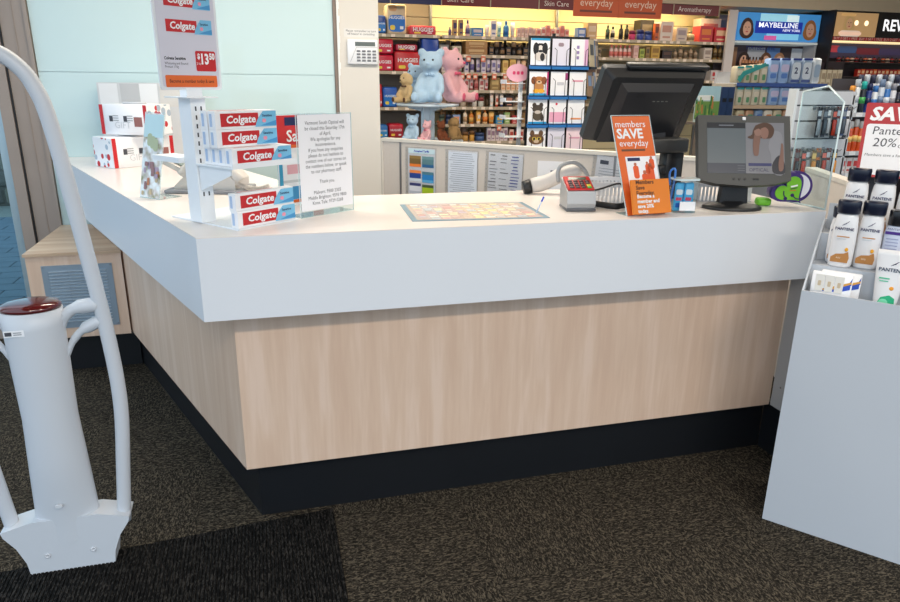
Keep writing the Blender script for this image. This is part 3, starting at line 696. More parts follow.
# ------------------------------------------------------------------ customer display
cmn = thing('customer_display', 'dark grey customer monitor showing a grey page and a woman photo', 'monitor', (0, 0, 0))
MC = T(1.797, 2.318, 1.355) @ RZ(-16.5) @ RX(-22) @ Matrix.Scale(.925, 4)
out_ = [(-.19, .148), (.19, .148), (.19, -.125), (.12, -.142), (0, -.150), (-.12, -.142), (-.19, -.125)]
fr = link('frame', MB().prism(out_, -.022, .016, RX(90)).data('frame', mat('olive_grey_plastic', (66, 66, 64), .45)), cmn, MC)
link('rear_shell', MB().add([(-.17, .022, .12), (.17, .022, .12), (.17, .022, -.11), (-.17, .022, -.11), (-.11, .06, .07), (.11, .06, .07), (.11, .06, -.07), (-.11, .06, -.07)], [(0, 1, 2, 3), (4, 7, 6, 5), (0, 4, 5, 1), (1, 5, 6, 2), (2, 6, 7, 3), (3, 7, 4, 0)]).data('rear_shell', M_dkgrey), cmn, MC)
PMc = MC @ T(0, -.0162, 0) @ FRONT
def scr(rgb, e=.35): return mat('screen_%02x%02x%02x' % rgb, tuple(int(c*.80) for c in rgb), .3, emit=e*.45, var=.03)
scn = pan(cmn, 'screen', PMc, .005, .010, .318, .215, scr((106, 116, 122)), .0004)
pan(scn, 'screen_bar', I4, -.075, .105, .158, .024, scr((36, 40, 50)), .0010); pan(scn, 'screen_bar', I4, -.075, -.076, .158, .042, scr((58, 66, 82)), .0010)
pan(scn, 'screen_bar', I4, -.075, .105, .06, .005, scr((126, 130, 140)), .0016)
for k in range(3): pan(scn, 'screen_bar', I4, -.015, -.066-k*.010, .03, .003, scr((100, 106, 116)), .0016)
pan(scn, 'photo_panel', I4, .084, .010, .158, .215, scr((138, 138, 144)), .0010)
def blob(name, pts, rgb, z):
    P = smooth_path([(x, y, 0) for x, y in pts+[pts[0]]], 3)[:-1]
    link(name, MB().prism([(p.x, p.y) for p in P], z, z+.0003).data(name, scr(rgb)), scn)
blob('photo_figure', [(.118, .085), (.150, .075), (.158, .02), (.162, -.094), (.115, -.094), (.108, -.02), (.098, .02)], (152, 152, 158), .0016)
blob('photo_figure', [(.128, -.03), (.145, -.02), (.162, -.05), (.162, -.096), (.118, -.096), (.112, -.06)], (48, 48, 58), .0020)
blob('photo_hair', [(.045, .105), (.075, .117), (.105, .113), (.122, .09), (.116, .062), (.10, .05), (.06, .052), (.028, .048), (.012, .056), (.03, .066), (.035, .085)], (92, 64, 52), .0024)
blob('photo_face', [(.068, .092), (.085, .098), (.098, .085), (.096, .06), (.084, .048), (.070, .055), (.064, .075)], (156, 116, 102), .0028)
blob('photo_arm', [(.042, .072), (.058, .078), (.066, .06), (.060, .02), (.056, -.018), (.045, -.024), (.036, -.015), (.034, .03)], (138, 100, 88), .0028)
blob('photo_hand', [(.038, .082), (.058, .092), (.070, .078), (.062, .062), (.044, .064)], (160, 122, 108), .0031)
blob('photo_arm', [(.150, .03), (.158, .02), (.158, -.075), (.140, -.085), (.138, -.05), (.146, -.01)], (142, 104, 92), .0028)
pan(scn, 'photo_caption', I4, .062, -.060, .095, .012, scr((50, 56, 110)), .0024); text('screen_text', 'OPTICAL', .020, scr((60, 64, 96)), scn, T(.057, -.083, .0024), sx=1.0)
link('badge', MB().rbox(-.007, .007, -.018, -.016, .128, .141, .001, 1).data('badge', WH), cmn, MC)
bt = MB().lathe([(.005, 0), (.005, .003)], 10, RX(90)).data('button', C((40, 40, 40)))
for x in (-.045, -.022, .0): link('button', bt, cmn, MC @ T(x, -.016, -.121))
link('button', MB().rbox(-.012, .012, -.018, -.0155, -.004, .004, .002, 1).data('button', C((40, 40, 40))), cmn, MC @ T(.045, 0, -.121))
MB().prism([(-.055, 0), (.055, 0), (.045, .12), (-.045, .12)], -.018, .018, T(1.79, 2.335, TZ+.016) @ RZ(-16) @ RX(90)).build('neck', M_black, cmn)
MB().lathe([(1, 0), (1, .008), (.9, .014), (.4, .024), (.3, .03)], 28, T(1.785, 2.325, TZ+.0005) @ RZ(-16), None, True, .115, .080).build('base', M_black, cmn)

# ------------------------------------------------------------------ heart shaped donation box
ht = thing('heart_collection_box', 'purple and lime green heart-shaped collection box with smiling face', 'collection box', M=T(2.018, 2.287, TZ+.0015) @ RZ(-22))
hp = []
for k in range(48):
    a = 2*PI*k/48; hp.append((16*math.sin(a)**3, 13*math.cos(a)-5*math.cos(2*a)-2*math.cos(3*a)-math.cos(4*a)+2.5))
def heart(s_, dx=0, dz=0, rot=44):
    c, s2 = math.cos(math.radians(rot)), math.sin(math.radians(rot)); return [((x*c-y*s2)*s_+dx, (x*s2+y*c)*s_+dz) for x, y in hp]
zo = .064
MB().prism(heart(.0042, 0, zo), -.045, .012, RX(90), smooth=True).build('heart_body', C((58, 32, 112)), ht)
MB().prism(heart(.0034, 0, zo), .012, .015, RX(90), smooth=True).build('green_face', C((112, 186, 34)), ht)
MB().lathe([(.062, 0), (.062, .02)], 36, T(.028, .045, zo+.016) @ RX(90)).build('rear_disc', C((58, 32, 112)), ht)
MB().lathe([(.050, 0), (.050, .001)], 36, T(.030, .0248, zo+.018) @ RX(90)).build('white_lining', C((230, 230, 238)), ht)
Mh = RX(90) @ T(0, zo, .0152)
for (x, y) in ((-.020, -.026), (.004, -.012)): link('eye', MB().lathe([(.007, 0), (.007, .001), (.0035, .001), (.0035, .0004)], 12).data('eye', C((40, 24, 90))), ht, Mh @ T(x, y, 0))
MB().tube([Mh @ Vector(p) for p in smooth_path([(-.030, .004, .001), (-.028, -.012, .001), (-.022, -.020, .001)], 3)], .0022, 5).tube([Mh @ Vector(p) for p in smooth_path([(.008, -.016, .001), (.018, -.024, .001), (.030, -.026, .001), (.038, -.024, .001)], 3)], .0022, 5).build('mouth', C((40, 24, 90)), ht)
pan(ht, 'lettering', Mh @ RZ(14), .012, .022, .026, .006, WH, .0004); pan(ht, 'lettering', Mh @ RZ(14), .010, .013, .026, .004, C((60, 80, 50)), .0004); pan(ht, 'lettering', Mh @ RZ(4), .004, .006, .024, .003, C((190, 110, 40)), .0004)
MB().rbox(-.112, -.056, .02, .07, 0, .030, .010, 2).build('foot', C((110, 190, 50)), ht)

# ------------------------------------------------------------------ acrylic end screen
aes = thing('acrylic_end_screen', 'clear acrylic screen with chamfered corner at the right end of the counter', 'screen', (2.1255, 2.2, TZ))
pa = [(.01, 0), (.225, 0), (.225, .440), (.095, .462), (.008, .405)]
MB().prism(pa, -.003, .003, RY(0) @ Matrix(((0, 0, 1, 0), (1, 0, 0, 0), (0, 1, 0, .0005), (0, 0, 0, 1)))).build('sheet', M_acr, aes)
ed = MB()
for a, b in zip(pa, pa[1:]+pa[:1]): ed.tube([(0, a[0], a[1]+.004), (0, b[0], b[1]+.004)], .0035, 6)
ed.build('polished_edge', M_aed, aes)

# ------------------------------------------------------------------ beige partition with papers
PA, PB = Vector((.800, 4.72, 0)), Vector((1.98, 3.50, 0))
pdir = (PB-PA); PLEN = pdir.length; pang = math.degrees(math.atan2(pdir.y, pdir.x))
PT = 1.232
def spx(u, v):      # pixel to (s, z) on the partition
    d = F0*F_PX+R1*(u-450)+U1*(301-v); n = Vector((-pdir.y, pdir.x, 0)); o_ = Vector((0, 0, EYE)); k = (PA-o_).dot(n)/d.dot(n); P = o_+d*k
    return (P-PA).dot(pdir.normalized()), P.z
pt = thing('office_partition', 'low beige fabric partition behind the counter with pinned papers', 'partition', M=T(*PA) @ RZ(pang))
J1, J2 = spx(400, 165)[0], spx(614, 165)[0]
MB().box(.0, J1-.001, 0, .05, .02, PT-.02).build('fabric_panel', M_fabric, pt)
MB().box(J1+.012, J2-.001, 0, .05, .02, PT-.02).build('fabric_panel', M_fabric, pt)
MB().box(J2+.012, PLEN*1.35, 0, .05, .02, PT-.02).build('fabric_panel', M_fabric, pt)
MB().box(-.01, PLEN*1.352, -.008, .058, PT-.02, PT).build('cap_rail', M_plaster, pt)
for x in (J1, J2): MB().box(x, x+.011, -.006, .056, .02, PT-.02).build('joint_post', M_alu, pt)
MB().box(-.012, .0, -.006, .056, 0, PT-.021).build('end_post', M_plaster, pt)
MB().box(0, PLEN*1.35, .005, .045, 0, .02).build('base_rail', M_alu, pt)
def sheet(name, label, s_, z, w_, h_, rz=0, sleeve=True):
    t = thing(name, label, 'paper', M=T(*PA) @ RZ(pang) @ T(s_, -.0025, z) @ RY(rz))
    if sleeve: MB().box(-w_/2-.022, w_/2+.008, -.0018, -.0010, -h_/2-.008, h_/2+.008).build('plastic_sleeve', clear('plastic_sleeve', (248, 249, 250), .06, .2), t)
    o_ = link('sheet', MB().box(-w_/2, w_/2, -.0006, 0, -h_/2, h_/2).data('sheet', M_paper), t)
    if sleeve:
        hl = MB().lathe([(.003, 0), (.003, .0004)], 8, RX(90)).data('punch_hole', GREY)
        for k in range(11): link('punch_hole', hl, t, T(-w_/2-.014, -.0019, -h_/2+.02+k*(h_-.04)/10))
    return t, T(0, -.0019, 0) @ FRONT
(s1, za), (s2, _) = spx(408, 146), spx(436, 148)
t, PMx = sheet('card_sheet', 'tariff sheet with coloured account cards pinned leftmost on the partition', (s1+s2)/2, za-.18, .215, .34)
pan(t, 'header_print', PMx, 0, .152, .205, .03, C((206, 230, 238)), .0004); text('header_lettering', 'Accepted Tariffs', .018, C((20, 50, 180)), t, PMx @ T(0, .152, .001), bold=.0006)
for (x, y, cs) in ((-.05, .085, ((150, 122, 66), (120, 96, 50), (240, 130, 50))), (.05, .085, ((110, 150, 156), (90, 130, 140), (40, 100, 150))), (-.05, -.01, ((240, 140, 70), (40, 70, 150), (220, 230, 240))), (.05, -.015, ((80, 130, 150), (40, 130, 200), (90, 170, 220))), (-.05, -.095, ((60, 66, 120), (226, 230, 240), (190, 196, 210))), (.05, -.10, ((70, 90, 60), (170, 200, 40), (150, 190, 40)))):
    for k, c_ in enumerate(cs): pan(t, 'card_print', PMx, x, y+.024-k*.024, .09, .024 if k != 1 else .034, C(c_), .0004+.0004*(k == 1))
pan(t, 'footer_print', PMx, 0, -.158, .205, .02, C((150, 190, 190)), .0004)
(s1, za), (s2, _) = spx(444, 148), spx(480, 152)
t, PMx = sheet('form_sheet', 'printed form in a clear sleeve, second paper from the left on the partition', (s1+s2)/2+.01, za-.17, .215, .32)
pan(t, 'tint_print', PMx, 0, 0, .212, .30, C((218, 226, 238)), .0003)
for k in range(22): pan(t, 'text_print', PMx, random.uniform(-.008, .0), .14-k*.0135, random.uniform(.13, .19), .003, C((140, 148, 166)), .0008)
(s1, za), (s2, _) = spx(487, 150.5), spx(525, 153)
t, PMx = sheet('handwritten_list', 'handwritten list in blue ink, third paper from the left on the partition', (s1+s2)/2, za-.17, .235, .32, 1.2)
for c_ in range(3):
    for k in range(15):
        if random.random() < .85: pan(t, 'handwriting_print', PMx, -.085+c_*.075+random.uniform(-.006, .006), .145-k*.0205+random.uniform(-.003, .003), random.uniform(.03, .06), random.uniform(.003, .006), C((60, 70, 150) if (c_ == 2 or k > 11) else (120, 120, 126)), .0004)
(s1, za), (s2, _) = spx(539, 160), spx(578, 158.5)
t, PMx = sheet('logo_sheet', 'white sheet with dark header box pinned right of the partition joint', (s1+s2)/2, za-.16, .25, .32, -1.5, False)
pan(t, 'header_print', PMx, 0, .095, .08, .022, C((40, 60, 100)), .0004); pan(t, 'text_print', PMx, 0, .062, .14, .006, INK, .0004); pan(t, 'text_print', PMx, -.05, .01, .05, .004, GREY, .0004)
(s1, za), (s2, _) = spx(592, 154), spx(630, 156)
t, PMx = sheet('sleeved_form', 'punched plastic sleeve with a form, partly behind the orange flyer', (s1+s2)/2+.02, za-.16, .215, .30, 4)
pan(t, 'header_print', PMx, -.06, .115, .05, .022, C((60, 66, 80)), .0004)
for k in range(12): pan(t, 'text_print', PMx, 0, .08-k*.016, .17, .003, C((150, 156, 170)), .0004)
rp = thing('beige_end_panel', 'plain beige partition panel behind the heart-shaped box', 'partition', M=T(2.53, 2.50, 0) @ RZ(66))
MB().box(0, .62, -.05, 0, 0, 1.17).build('fabric_panel', M_fabric, rp); MB().box(-.004, .624, -.054, .004, 1.17, 1.19).build('cap_rail', M_plaster, rp)

# ------------------------------------------------------------------ alarm keypad on the pillar
kp = thing('alarm_keypad', 'white alarm keypad with grey display mounted on the pillar', 'keypad', (.672, GY-.0305, 1.776))
MB().rbox(-.092, .104, -.022, 0, -.076, .076, .006, 2).build('case', M_wplas, kp)
pan(kp, 'display', T(0, -.022, 0) @ FRONT, .022, .048, .13, .026, C((96, 104, 100), .2), .0004)
link('fold_line', MB().tube([(-.075, -.0225, -.06), (-.035, -.0225, .028), (.1, -.0225, .028)], .0012, 4).data('fold_line', GREY), kp)
kb = MB().rbox(-.012, .012, -.004, 0, -.006, .006, .002, 1).data('key', C((120, 124, 130)))
for a in range(4):
    for b in range(4): link('key', kb, kp, T(-.022+a*.034, -.022, -.052+b*.019))
lb = thing('door_reminder_label', 'clear printed reminder strip stuck above the alarm keypad', 'label', (.672, GY-.0302, 1.892))
pan(lb, 'strip', FRONT, 0, 0, .22, .05, mat('clear_tape', (226, 224, 220), .25), 0)
text('lettering', 'Please remember to turn\noff heater in consulting', .019, INK, lb, FRONT @ T(0, .002, .001))


def aY(u, v, y):
    """the point at depth y (store grid) that the photo shows at pixel u, v"""
    d = F0*F_PX+R1*(u-450)+U1*(301-v); return Vector((0, 0, EYE))+d*(y/d.y)
def aP(u, v, p, n):
    d = F0*F_PX+R1*(u-450)+U1*(301-v); o_ = Vector((0, 0, EYE)); p = Vector((p[0], p[1], 0)); n = Vector((n[0], n[1], 0))
    return o_+d*((p-o_).dot(n)/d.dot(n))

# ------------------------------------------------------------------ shampoo floor display
SA = -50.4
S0 = T(1.777, 1.886, 0) @ RZ(SA)
sd = thing('shampoo_display', 'white floor display bin full of shampoo at the right edge', 'display stand', M=S0)
M_card = mat('white_display_card', (192, 197, 204), .5, var=.015, vscale=3)
DW = .56
MB().box(0, DW, 0, .006, 0, .924).build('front_panel', M_card, sd)
sidep = [(0, 0), (.30, 0), (.30, 1.13), (.25, 1.135), (.0, .924)]
MX = Matrix(((0, 0, 1, 0), (1, 0, 0, 0), (0, 1, 0, 0), (0, 0, 0, 1)))
for x in (0, DW-.006): MB().prism([(max(a, .006), b) for a, b in sidep], 0, .006, T(x, 0, 0) @ MX).build('side_panel', M_card, sd)
MB().box(.006, DW-.006, .294, .30, 0, 1.19).build('back_panel', M_card, sd)
tiers = ((.006, .098, .855), (.098, .196, .998), (.196, .294, 1.095))
for y0, y1, z in tiers: MB().box(.006, DW-.006, y0, y1, z-.006, z).box(.006, DW-.006, y0, y0+.003, z-.15, z-.006).build('tier', M_card, sd)
prof = [(.80, 0), (.95, .004), (1.0, .02), (1.0, .10), (.96, .14), (.86, .168), (.70, .176)]
bot_body = MB().lathe(prof, 20, I4, None, True, .036, .024).data('bottle_body', mat('pearl_white_bottle', (236, 234, 234), .25, coat=.3, var=.01))
bot_cap = MB().lathe([(.80, .176), (.92, .178), (.95, .212), (.90, .218), (.3, .219)], 20, I4, None, True, .036, .024).data('cap', mat('navy_cap', (22, 28, 48), .3, var=.05))
bot_band = MB().lathe([(.88, .1745), (.88, .179)], 20, I4, None, True, .0355, .0235).data('silver_band', M_alu)
def shampoo(a, b, z, label, accent=(188, 130, 70), rz=0, s=1.06):
    t = thing('shampoo_bottle', label, 'shampoo', M=S0 @ T(a, b, z+.0006) @ RZ(rz) @ Matrix.Scale(s, 4), group='shampoo bottles in the floor display')
    link('bottle_body', bot_body, t); link('silver_band', bot_band, t); link('cap', bot_cap, t)
    f = T(0, -.0245, 0) @ FRONT
    text('brand_lettering', 'PANTENE', .0125, NAVY, t, f @ T(0, .128, .0004), sx=1.0, bold=.0003)
    for k in range(3): link('swoosh_mark', MB().tube(smooth_path([(-.008+k*.004, .139+k*.002, 0), (-.002+k*.004, .144+k*.003, 0), (.004+k*.003, .146+k*.004, 0)], 3), .0007, 4).data('swoosh_mark', NAVY), t, f)
    pan(t, 'small_print', f, 0, .103, .036, .003, C(tuple(min(255, int(c*1.1)) for c in accent)), .0004); pan(t, 'small_print', f, -.004, .096, .026, .0025, LGREY, .0004)
    link('label_print', MB().prism([(-.026, .018), (.024, .018), (.027, .035), (.022, .056), (.010, .048), (-.012, .045), (-.026, .034)], 0, .0006).data('label_print', C(accent)), t, f)
    link('drop_mark', MB().ball((.016, .062, 0), (.0055, .007, .0006), 10).data('drop_mark', C((240, 170, 40))), t, f)
    text('label_lettering', '400', .009, CREAM, t, f @ T(-.004, .033, .001))
    return t
z1, z2, zt = .855, .998, 1.095
shampoo(.086, .1245, z2, 'front left shampoo bottle with gold label in the display')
shampoo(.160, .150, z2, 'gold label shampoo bottle right of the front left one')
shampoo(.066, .1735, z2, 'gold label shampoo bottle just behind the front left one', s=.92)
names = ['leftmost', 'second', 'third', 'fourth', 'fifth']
for k in range(5): shampoo(.088+k*.082, .245, zt, names[k]+' shampoo bottle from the left in the raised back row', (188, 130, 70) if k < 2 else (200, 70, 60))
shampoo(.315, .150, z2, 'red label shampoo bottle behind the green conditioner tube', (206, 74, 60)); shampoo(.40, .150, z2, 'red label shampoo bottle at the far right of the middle row', (206, 74, 60))
tb = thing('styling_bottle', 'clear blue tinted styling bottle with black cap and purple band', 'hair product', M=S0 @ T(.230, .148, z2+.0006))
MB().lathe([(.9, 0), (1, .006), (1, .13), (.9, .15), (.75, .158)], 16, I4, None, True, .030, .022).build('bottle_body', mat('pale_violet_bottle', (206, 212, 230), .2, coat=.4), tb)
MB().lathe([(.80, .158), (.86, .16), (.86, .205), (.80, .21)], 16, I4, None, True, .030, .024).build('cap', mat('black_cap', (24, 24, 28), .25), tb)
f = T(0, -.0225, 0) @ FRONT
pan(tb, 'purple_band', f, 0, .135, .052, .010, PURP, .0006)
text('lettering', 'PANTENE', .010, NAVY, tb, f @ T(0, .148, .001))
for k in range(9): pan(tb, 'small_print', f, -.003, .115-k*.011, .036, .003, C((150, 158, 190)), .0006)
def tubeprod(a, b, z, label):
    t = thing('conditioner_tube', label, 'hair product', M=S0 @ T(a+.02, b, z+.0006) @ Matrix.Scale(1.15, 4), group='green conditioner tubes')
    vs = []; n = 20
    for z_, w_, d_ in ((.022, .027, .020), (.06, .031, .019), (.11, .035, .014), (.165, .039, .006), (.19, .041, .0025), (.205, .041, .002)):
        for k in range(n): a_ = 2*PI*k/n; vs.append((w_*math.cos(a_), d_*math.sin(a_), z_))
    fs = [(j*n+k, j*n+(k+1) % n, (j+1)*n+(k+1) % n, (j+1)*n+k) for j in range(5) for k in range(n)]+[tuple(range(n-1, -1, -1)), tuple(range(5*n, 6*n))]
    MB().add(vs, fs, smooth=True).build('tube_body', mat('pearl_white_bottle', (236, 234, 234)), t)
    MB().lathe([(.9, 0), (.95, .002), (.95, .022)], 16, I4, None, True, .027, .020).build('cap', C((230, 232, 232)), t)
    f = T(0, -.0215, .0) @ RX(-6.0) @ FRONT
    text('brand_lettering', 'PANTENE', .014, C((30, 60, 90)), t, f @ T(0, .150, .0065), sx=1.0, bold=.0003)
    for k in range(3): link('swoosh_mark', MB().tube(smooth_path([(-.002+k*.004, .162+k*.002, .005), (.004+k*.004, .167+k*.003, .005), (.010+k*.003, .168+k*.004, .005)], 3), .0007, 4).data('swoosh_mark', NAVY), t, f)
    pan(t, 'small_print', f, -.012, .125, .026, .004, C((90, 190, 150)), .0055); pan(t, 'small_print', f, -.012, .117, .022, .003, C((90, 190, 150)), .0055)
    link('label_print', MB().prism([(-.022, .045), (-.015, .034), (.012, .034), (.024, .05), (.022, .07), (.008, .078), (-.012, .070)], .0036, .0042).data('label_print', C((30, 172, 120))), t, f)
    link('label_print', MB().ball((-.004, .056, .0044), (.012, .010, .0004), 12).data('label_print', C((120, 214, 170))), t, f)
    link('drop_mark', MB().ball((.010, .098, .0045), (.006, .006, .0006), 10).data('drop_mark', C((240, 160, 40))), t, f)
tubeprod(.225, .050, z1, 'white conditioner tube with green label standing in front of the display'); tubeprod(.330, .050, z1, 'second conditioner tube right of the green labelled one')
for k, (a, b) in enumerate(((.082, .030), (.105, .064))):
    t = thing('sachet_card', ('front' if k == 0 else 'rear')+' flat sachet pack with blue and gold stripe in the display', 'hair product', M=S0 @ T(a, b, z1+.0006) @ RX(-8), group='sachet packs in the floor display')
    MB().rbox(-.062, .062, -.004, .004, 0, .135, .003, 1).build('pack', WH, t)
    f = T(0, -.004, 0) @ FRONT
    link('blue_stripe', MB().prism([(-.05, .07), (.05, .098), (.06, .125), (.06, .10), (-.02, .068)], 0, .0005).data('blue_stripe', BLUE), t, f)
    link('blue_stripe', MB().prism([(-.02, .072), (.058, .105), (.058, .085), (.02, .07)], .0006, .001).data('blue_stripe', C((40, 80, 190))), t, f)
    link('gold_stripe', MB().prism([(-.03, .074), (.06, .112), (.06, .105), (-.01, .070)], .0011, .0014).data('gold_stripe', C((220, 160, 60))), t, f)
    for j in range(3): link('sachet_print', MB().prism([(-.012, .065), (.012, .065), (.014, .122), (-.014, .122)], .0006, .003, T(-.036+j*.03, .003, 0)).data('sachet_print', C((226, 222, 214))), t, f); pan(t, 'sachet_mark', f, -.036+j*.03, .095, .010, .018, C((200, 180, 150)), .0032, .003)
# shelf talker sign
sg = thing('save_sign', 'red bordered save sign with handwritten shampoo offer above the bottles', 'sign', M=T(2.543, 2.340, 1.386) @ RZ(-43) @ RX(-20))
MB().prism(quad_poly(.245, .315, .008), -.002, .002, RX(90)).build('card', DRED if False else C((176, 46, 54)), sg)
f = T(0, -.002, 0) @ FRONT
pan(sg, 'white_field', f, 0, -.040, .220, .215, C((236, 236, 240)), .0005, .012)
text('lettering', 'SAVE', .078, WH, sg, f @ T(-.105, .108, .001), 'LEFT', bold=.003, shear=.2)
text('handwriting', 'Pantene', .048, INK, sg, f @ T(-.088, .038, .0012), 'LEFT', shear=.1); text('handwriting', '20%', .052, INK, sg, f @ T(-.080, -.012, .0012), 'LEFT', shear=.1); text('handwriting', 'OFF', .022, INK, sg, f @ T(.012, -.025, .0012), 'LEFT')
text('handwriting', 'Members save a further 10%', .0165, INK, sg, f @ T(-.102, -.064, .0012), 'LEFT', shear=.15); pan(sg, 'handwriting', f, .06, -.132, .05, .004, GREY, .0012)
hp_ = MB().tube([(0, .006, -.155), (0, .03, -.40)], .004, 6); hp_.build('support_rod', M_acr, sg)

# ------------------------------------------------------------------ back wall shelving
YF, YB = 7.75, 8.25                  # shelf front edges, slat wall
ORD = ['first', 'second', 'third', 'fourth', 'fifth', 'sixth', 'seventh', 'eighth', 'ninth', 'tenth', 'eleventh', 'twelfth', 'thirteenth', 'fourteenth', 'fifteenth', 'sixteenth', 'seventeenth', 'eighteenth', 'nineteenth', 'twentieth', 'twenty-first', 'twenty-second']
M_shelf = mat('cream_metal_shelf', (186, 170, 146), .45); M_shelfd = mat('brown_grey_shelf', (120, 106, 92), .5)
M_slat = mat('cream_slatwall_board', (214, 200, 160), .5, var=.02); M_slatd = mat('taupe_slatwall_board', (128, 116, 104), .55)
M_tick = mat('price_ticket', (246, 226, 206), .5); M_tickr = mat('sale_ticket', (226, 120, 90), .5)
def bay(name, label, x0, x1, zs, slat_m, shelf_m, tick=True, z_top=2.42):
    t = thing(name, label, 'shelving', ((x0+x1)/2, YF, 0)); w_ = x1-x0
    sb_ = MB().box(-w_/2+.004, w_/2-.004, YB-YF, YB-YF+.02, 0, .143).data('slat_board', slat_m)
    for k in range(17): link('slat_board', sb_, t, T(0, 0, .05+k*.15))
    MB().box(-w_/2+.004, w_/2-.004, YB-YF+.021, YB-YF+.04, 0, 2.6).build('back_board', M_shelfd, t)
    for sx in (-1, 1): MB().box(sx*w_/2-.004-.008*(sx > 0)+.004*(sx < 0)*0, sx*w_/2+.004+.008*(sx < 0)-.008*0, YB-YF-.03, YB-YF-.001, 0, 2.55).build('upright', M_alu, t)
    for z in zs:
        shf = MB().box(-w_/2+.012, w_/2-.012, 0, YB-YF-.031, z-.014, z).box(-w_/2+.012, w_/2-.012, -.006, 0, z-.030, z+.003).build('shelf', shelf_m, t)
        if tick:
            tk = MB().box(-.022, .022, -.008, -.0062, -.028, .0).data('price_ticket', M_tick)  # pale tickets also stand in for bright highlights along the shelf edge
            for k in range(int(w_/.11)):
                if random.random() < .8: link('price_ticket', tk, shf, T(-w_/2+.06+k*.11+random.uniform(-.02, .02), 0, z))
    return t
cnt = {}
def lab(desc, where, cat, n=None):
    k = (desc, where); cnt[k] = cnt.get(k, 0)+1
    return k, cnt[k]
PEND = []
def finish_labels():
    tot = {}
    for o, k, n in PEND: tot[k] = max(tot.get(k, 0), n)
    for o, k, n in PEND:
        d, w = k
        o['label'] = (ORD[n-1]+' '+d+' from the left '+w) if tot[k] > 1 else d+' '+w
PM_ = {}
def pshape(kind, w_, d_, h_, m1, m2, m3=None):
    """small goods: one mesh of body and cap or label, shared between alike"""
    key = (kind, round(w_, 3), round(d_, 3), round(h_, 3), m1.name, m2.name)
    if key in PM_: return PM_[key]
    b = MB()
    if kind == 'box':
        b.box(-w_/2, w_/2, -d_/2, d_/2, 0, h_, mt=m1); b.box(-w_*.36, w_*.36, -d_/2-.002, -d_/2, h_*.45, h_*.8, mt=m2); b.box(-w_*.3, w_*.3, -d_/2-.002, -d_/2, h_*.15, h_*.25, mt=m2)
    elif kind == 'bottle':
        b.lathe([(.9, 0), (1, h_*.03), (1, h_*.62), (.8, h_*.72), (.4, h_*.78), (.4, h_*.80)], 10, I4, m1, True, w_/2, min(d_, w_)/2)
        b.lathe([(.45, h_*.80), (.48, h_), (.4, h_*1.005)], 10, I4, m2, True, w_/2, min(d_, w_)/2)
        b.lathe([(1.03, h_*.15), (1.03, h_*.5)], 10, I4, m3 or m2, True, w_/2, min(d_, w_)/2)
    elif kind == 'tube':
        b.lathe([(.75, 0), (.8, h_*.16)], 10, I4, m2, True, w_/2, w_/2)
        b.add([(w_/2*c*math.cos(2*PI*k/10), w_/2*e*math.sin(2*PI*k/10), z) for z, c, e in ((h_*.16, .8, .8), (h_*.6, .95, .6), (h_, 1, .06)) for k in range(10)], [(j*10+k, j*10+(k+1) % 10, (j+1)*10+(k+1) % 10, (j+1)*10+k) for j in range(2) for k in range(10)]+[tuple(range(20, 30))], I4, m1, True)
        b.box(-w_*.25, w_*.25, -w_*.46, -w_*.4, h_*.35, h_*.6, mt=m2)
    elif kind == 'jar':
        b.lathe([(.9, 0), (1, h_*.06), (1, h_*.62)], 12, I4, m1, True, w_/2, w_/2); b.lathe([(1.02, h_*.62), (1.02, h_*.96), (.9, h_)], 12, I4, m2, True, w_/2, w_/2)
    elif kind == 'can':
        b.lathe([(.95, 0), (1, h_*.02), (1, h_*.72), (.85, h_*.76)], 12, I4, m1, True, w_/2, w_/2); b.lathe([(.86, h_*.76), (.86, h_*.96), (.7, h_)], 12, I4, m2, True, w_/2, w_/2); b.lathe([(1.02, h_*.3), (1.02, h_*.5)], 12, I4, m3 or m2, True, w_/2, w_/2)
    me = b.data(kind); PM_[key] = me; return me
CATN = {'box': 'box', 'bottle': 'bottle', 'tube': 'tube', 'jar': 'jar', 'can': 'spray can'}
def prod(kind, desc, where, group, u0, u1, h_px, z, y, c1, c2, name=None, cat=None, c3=None, dep=None, rough=.4, P=None):
    v = 100; pa_, pb_ = aY(u0, v, y), aY(u1, v, y); w_ = (pb_.x-pa_.x)*.93
    sc_ = (Vector(((pa_.x+pb_.x)/2, y, z))-Vector((0, 0, EYE))).dot(F0)/F_PX
    h_ = h_px*sc_; d_ = dep or min(.16, max(.05, w_))
    me = pshape(kind, w_, d_, h_, C(c1, rough), C(c2, rough), C(c3, rough) if c3 else None)
    o = link(name or 'toiletry_'+kind, me); o.location = ((pa_.x+pb_.x)/2, y+.012+d_/2, z+.0006)
    k, n = lab(desc, where, CATN[kind]); PEND.append((o, k, n)); o['category'] = cat or CATN[kind]; o['group'] = group
    return o
ZN = [aY(410, v, YF).z for v in (34.5, 71.5, 107.5, 138)]
xa, xb, xc, xd = aY(372, 50, YF).x-.25, aY(441, 50, YF).x, aY(572, 50, YF).x, aY(726, 50, YF).x
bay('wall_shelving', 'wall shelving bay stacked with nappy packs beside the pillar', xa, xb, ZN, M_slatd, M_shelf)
ZS = [aY(500, v, YF).z for v in (37, 55.5, 73, 90.5, 107, 124, 141)]
bay('wall_shelving', 'wall shelving bay of skin care bottles behind the card spinner', xb, xc, ZS, M_slat, M_shelf)
ZR = [aY(650, v, YF).z for v in (40.5, 58.5, 80, 104)]
bay('wall_shelving', 'wall shelving bay of fragrance boxes behind the touchscreen till', xc, xd, ZR, M_slat, M_shelf)
for bt_ in [o for o in COL.objects if o.name.startswith('wall_shelving')][:1]: pass
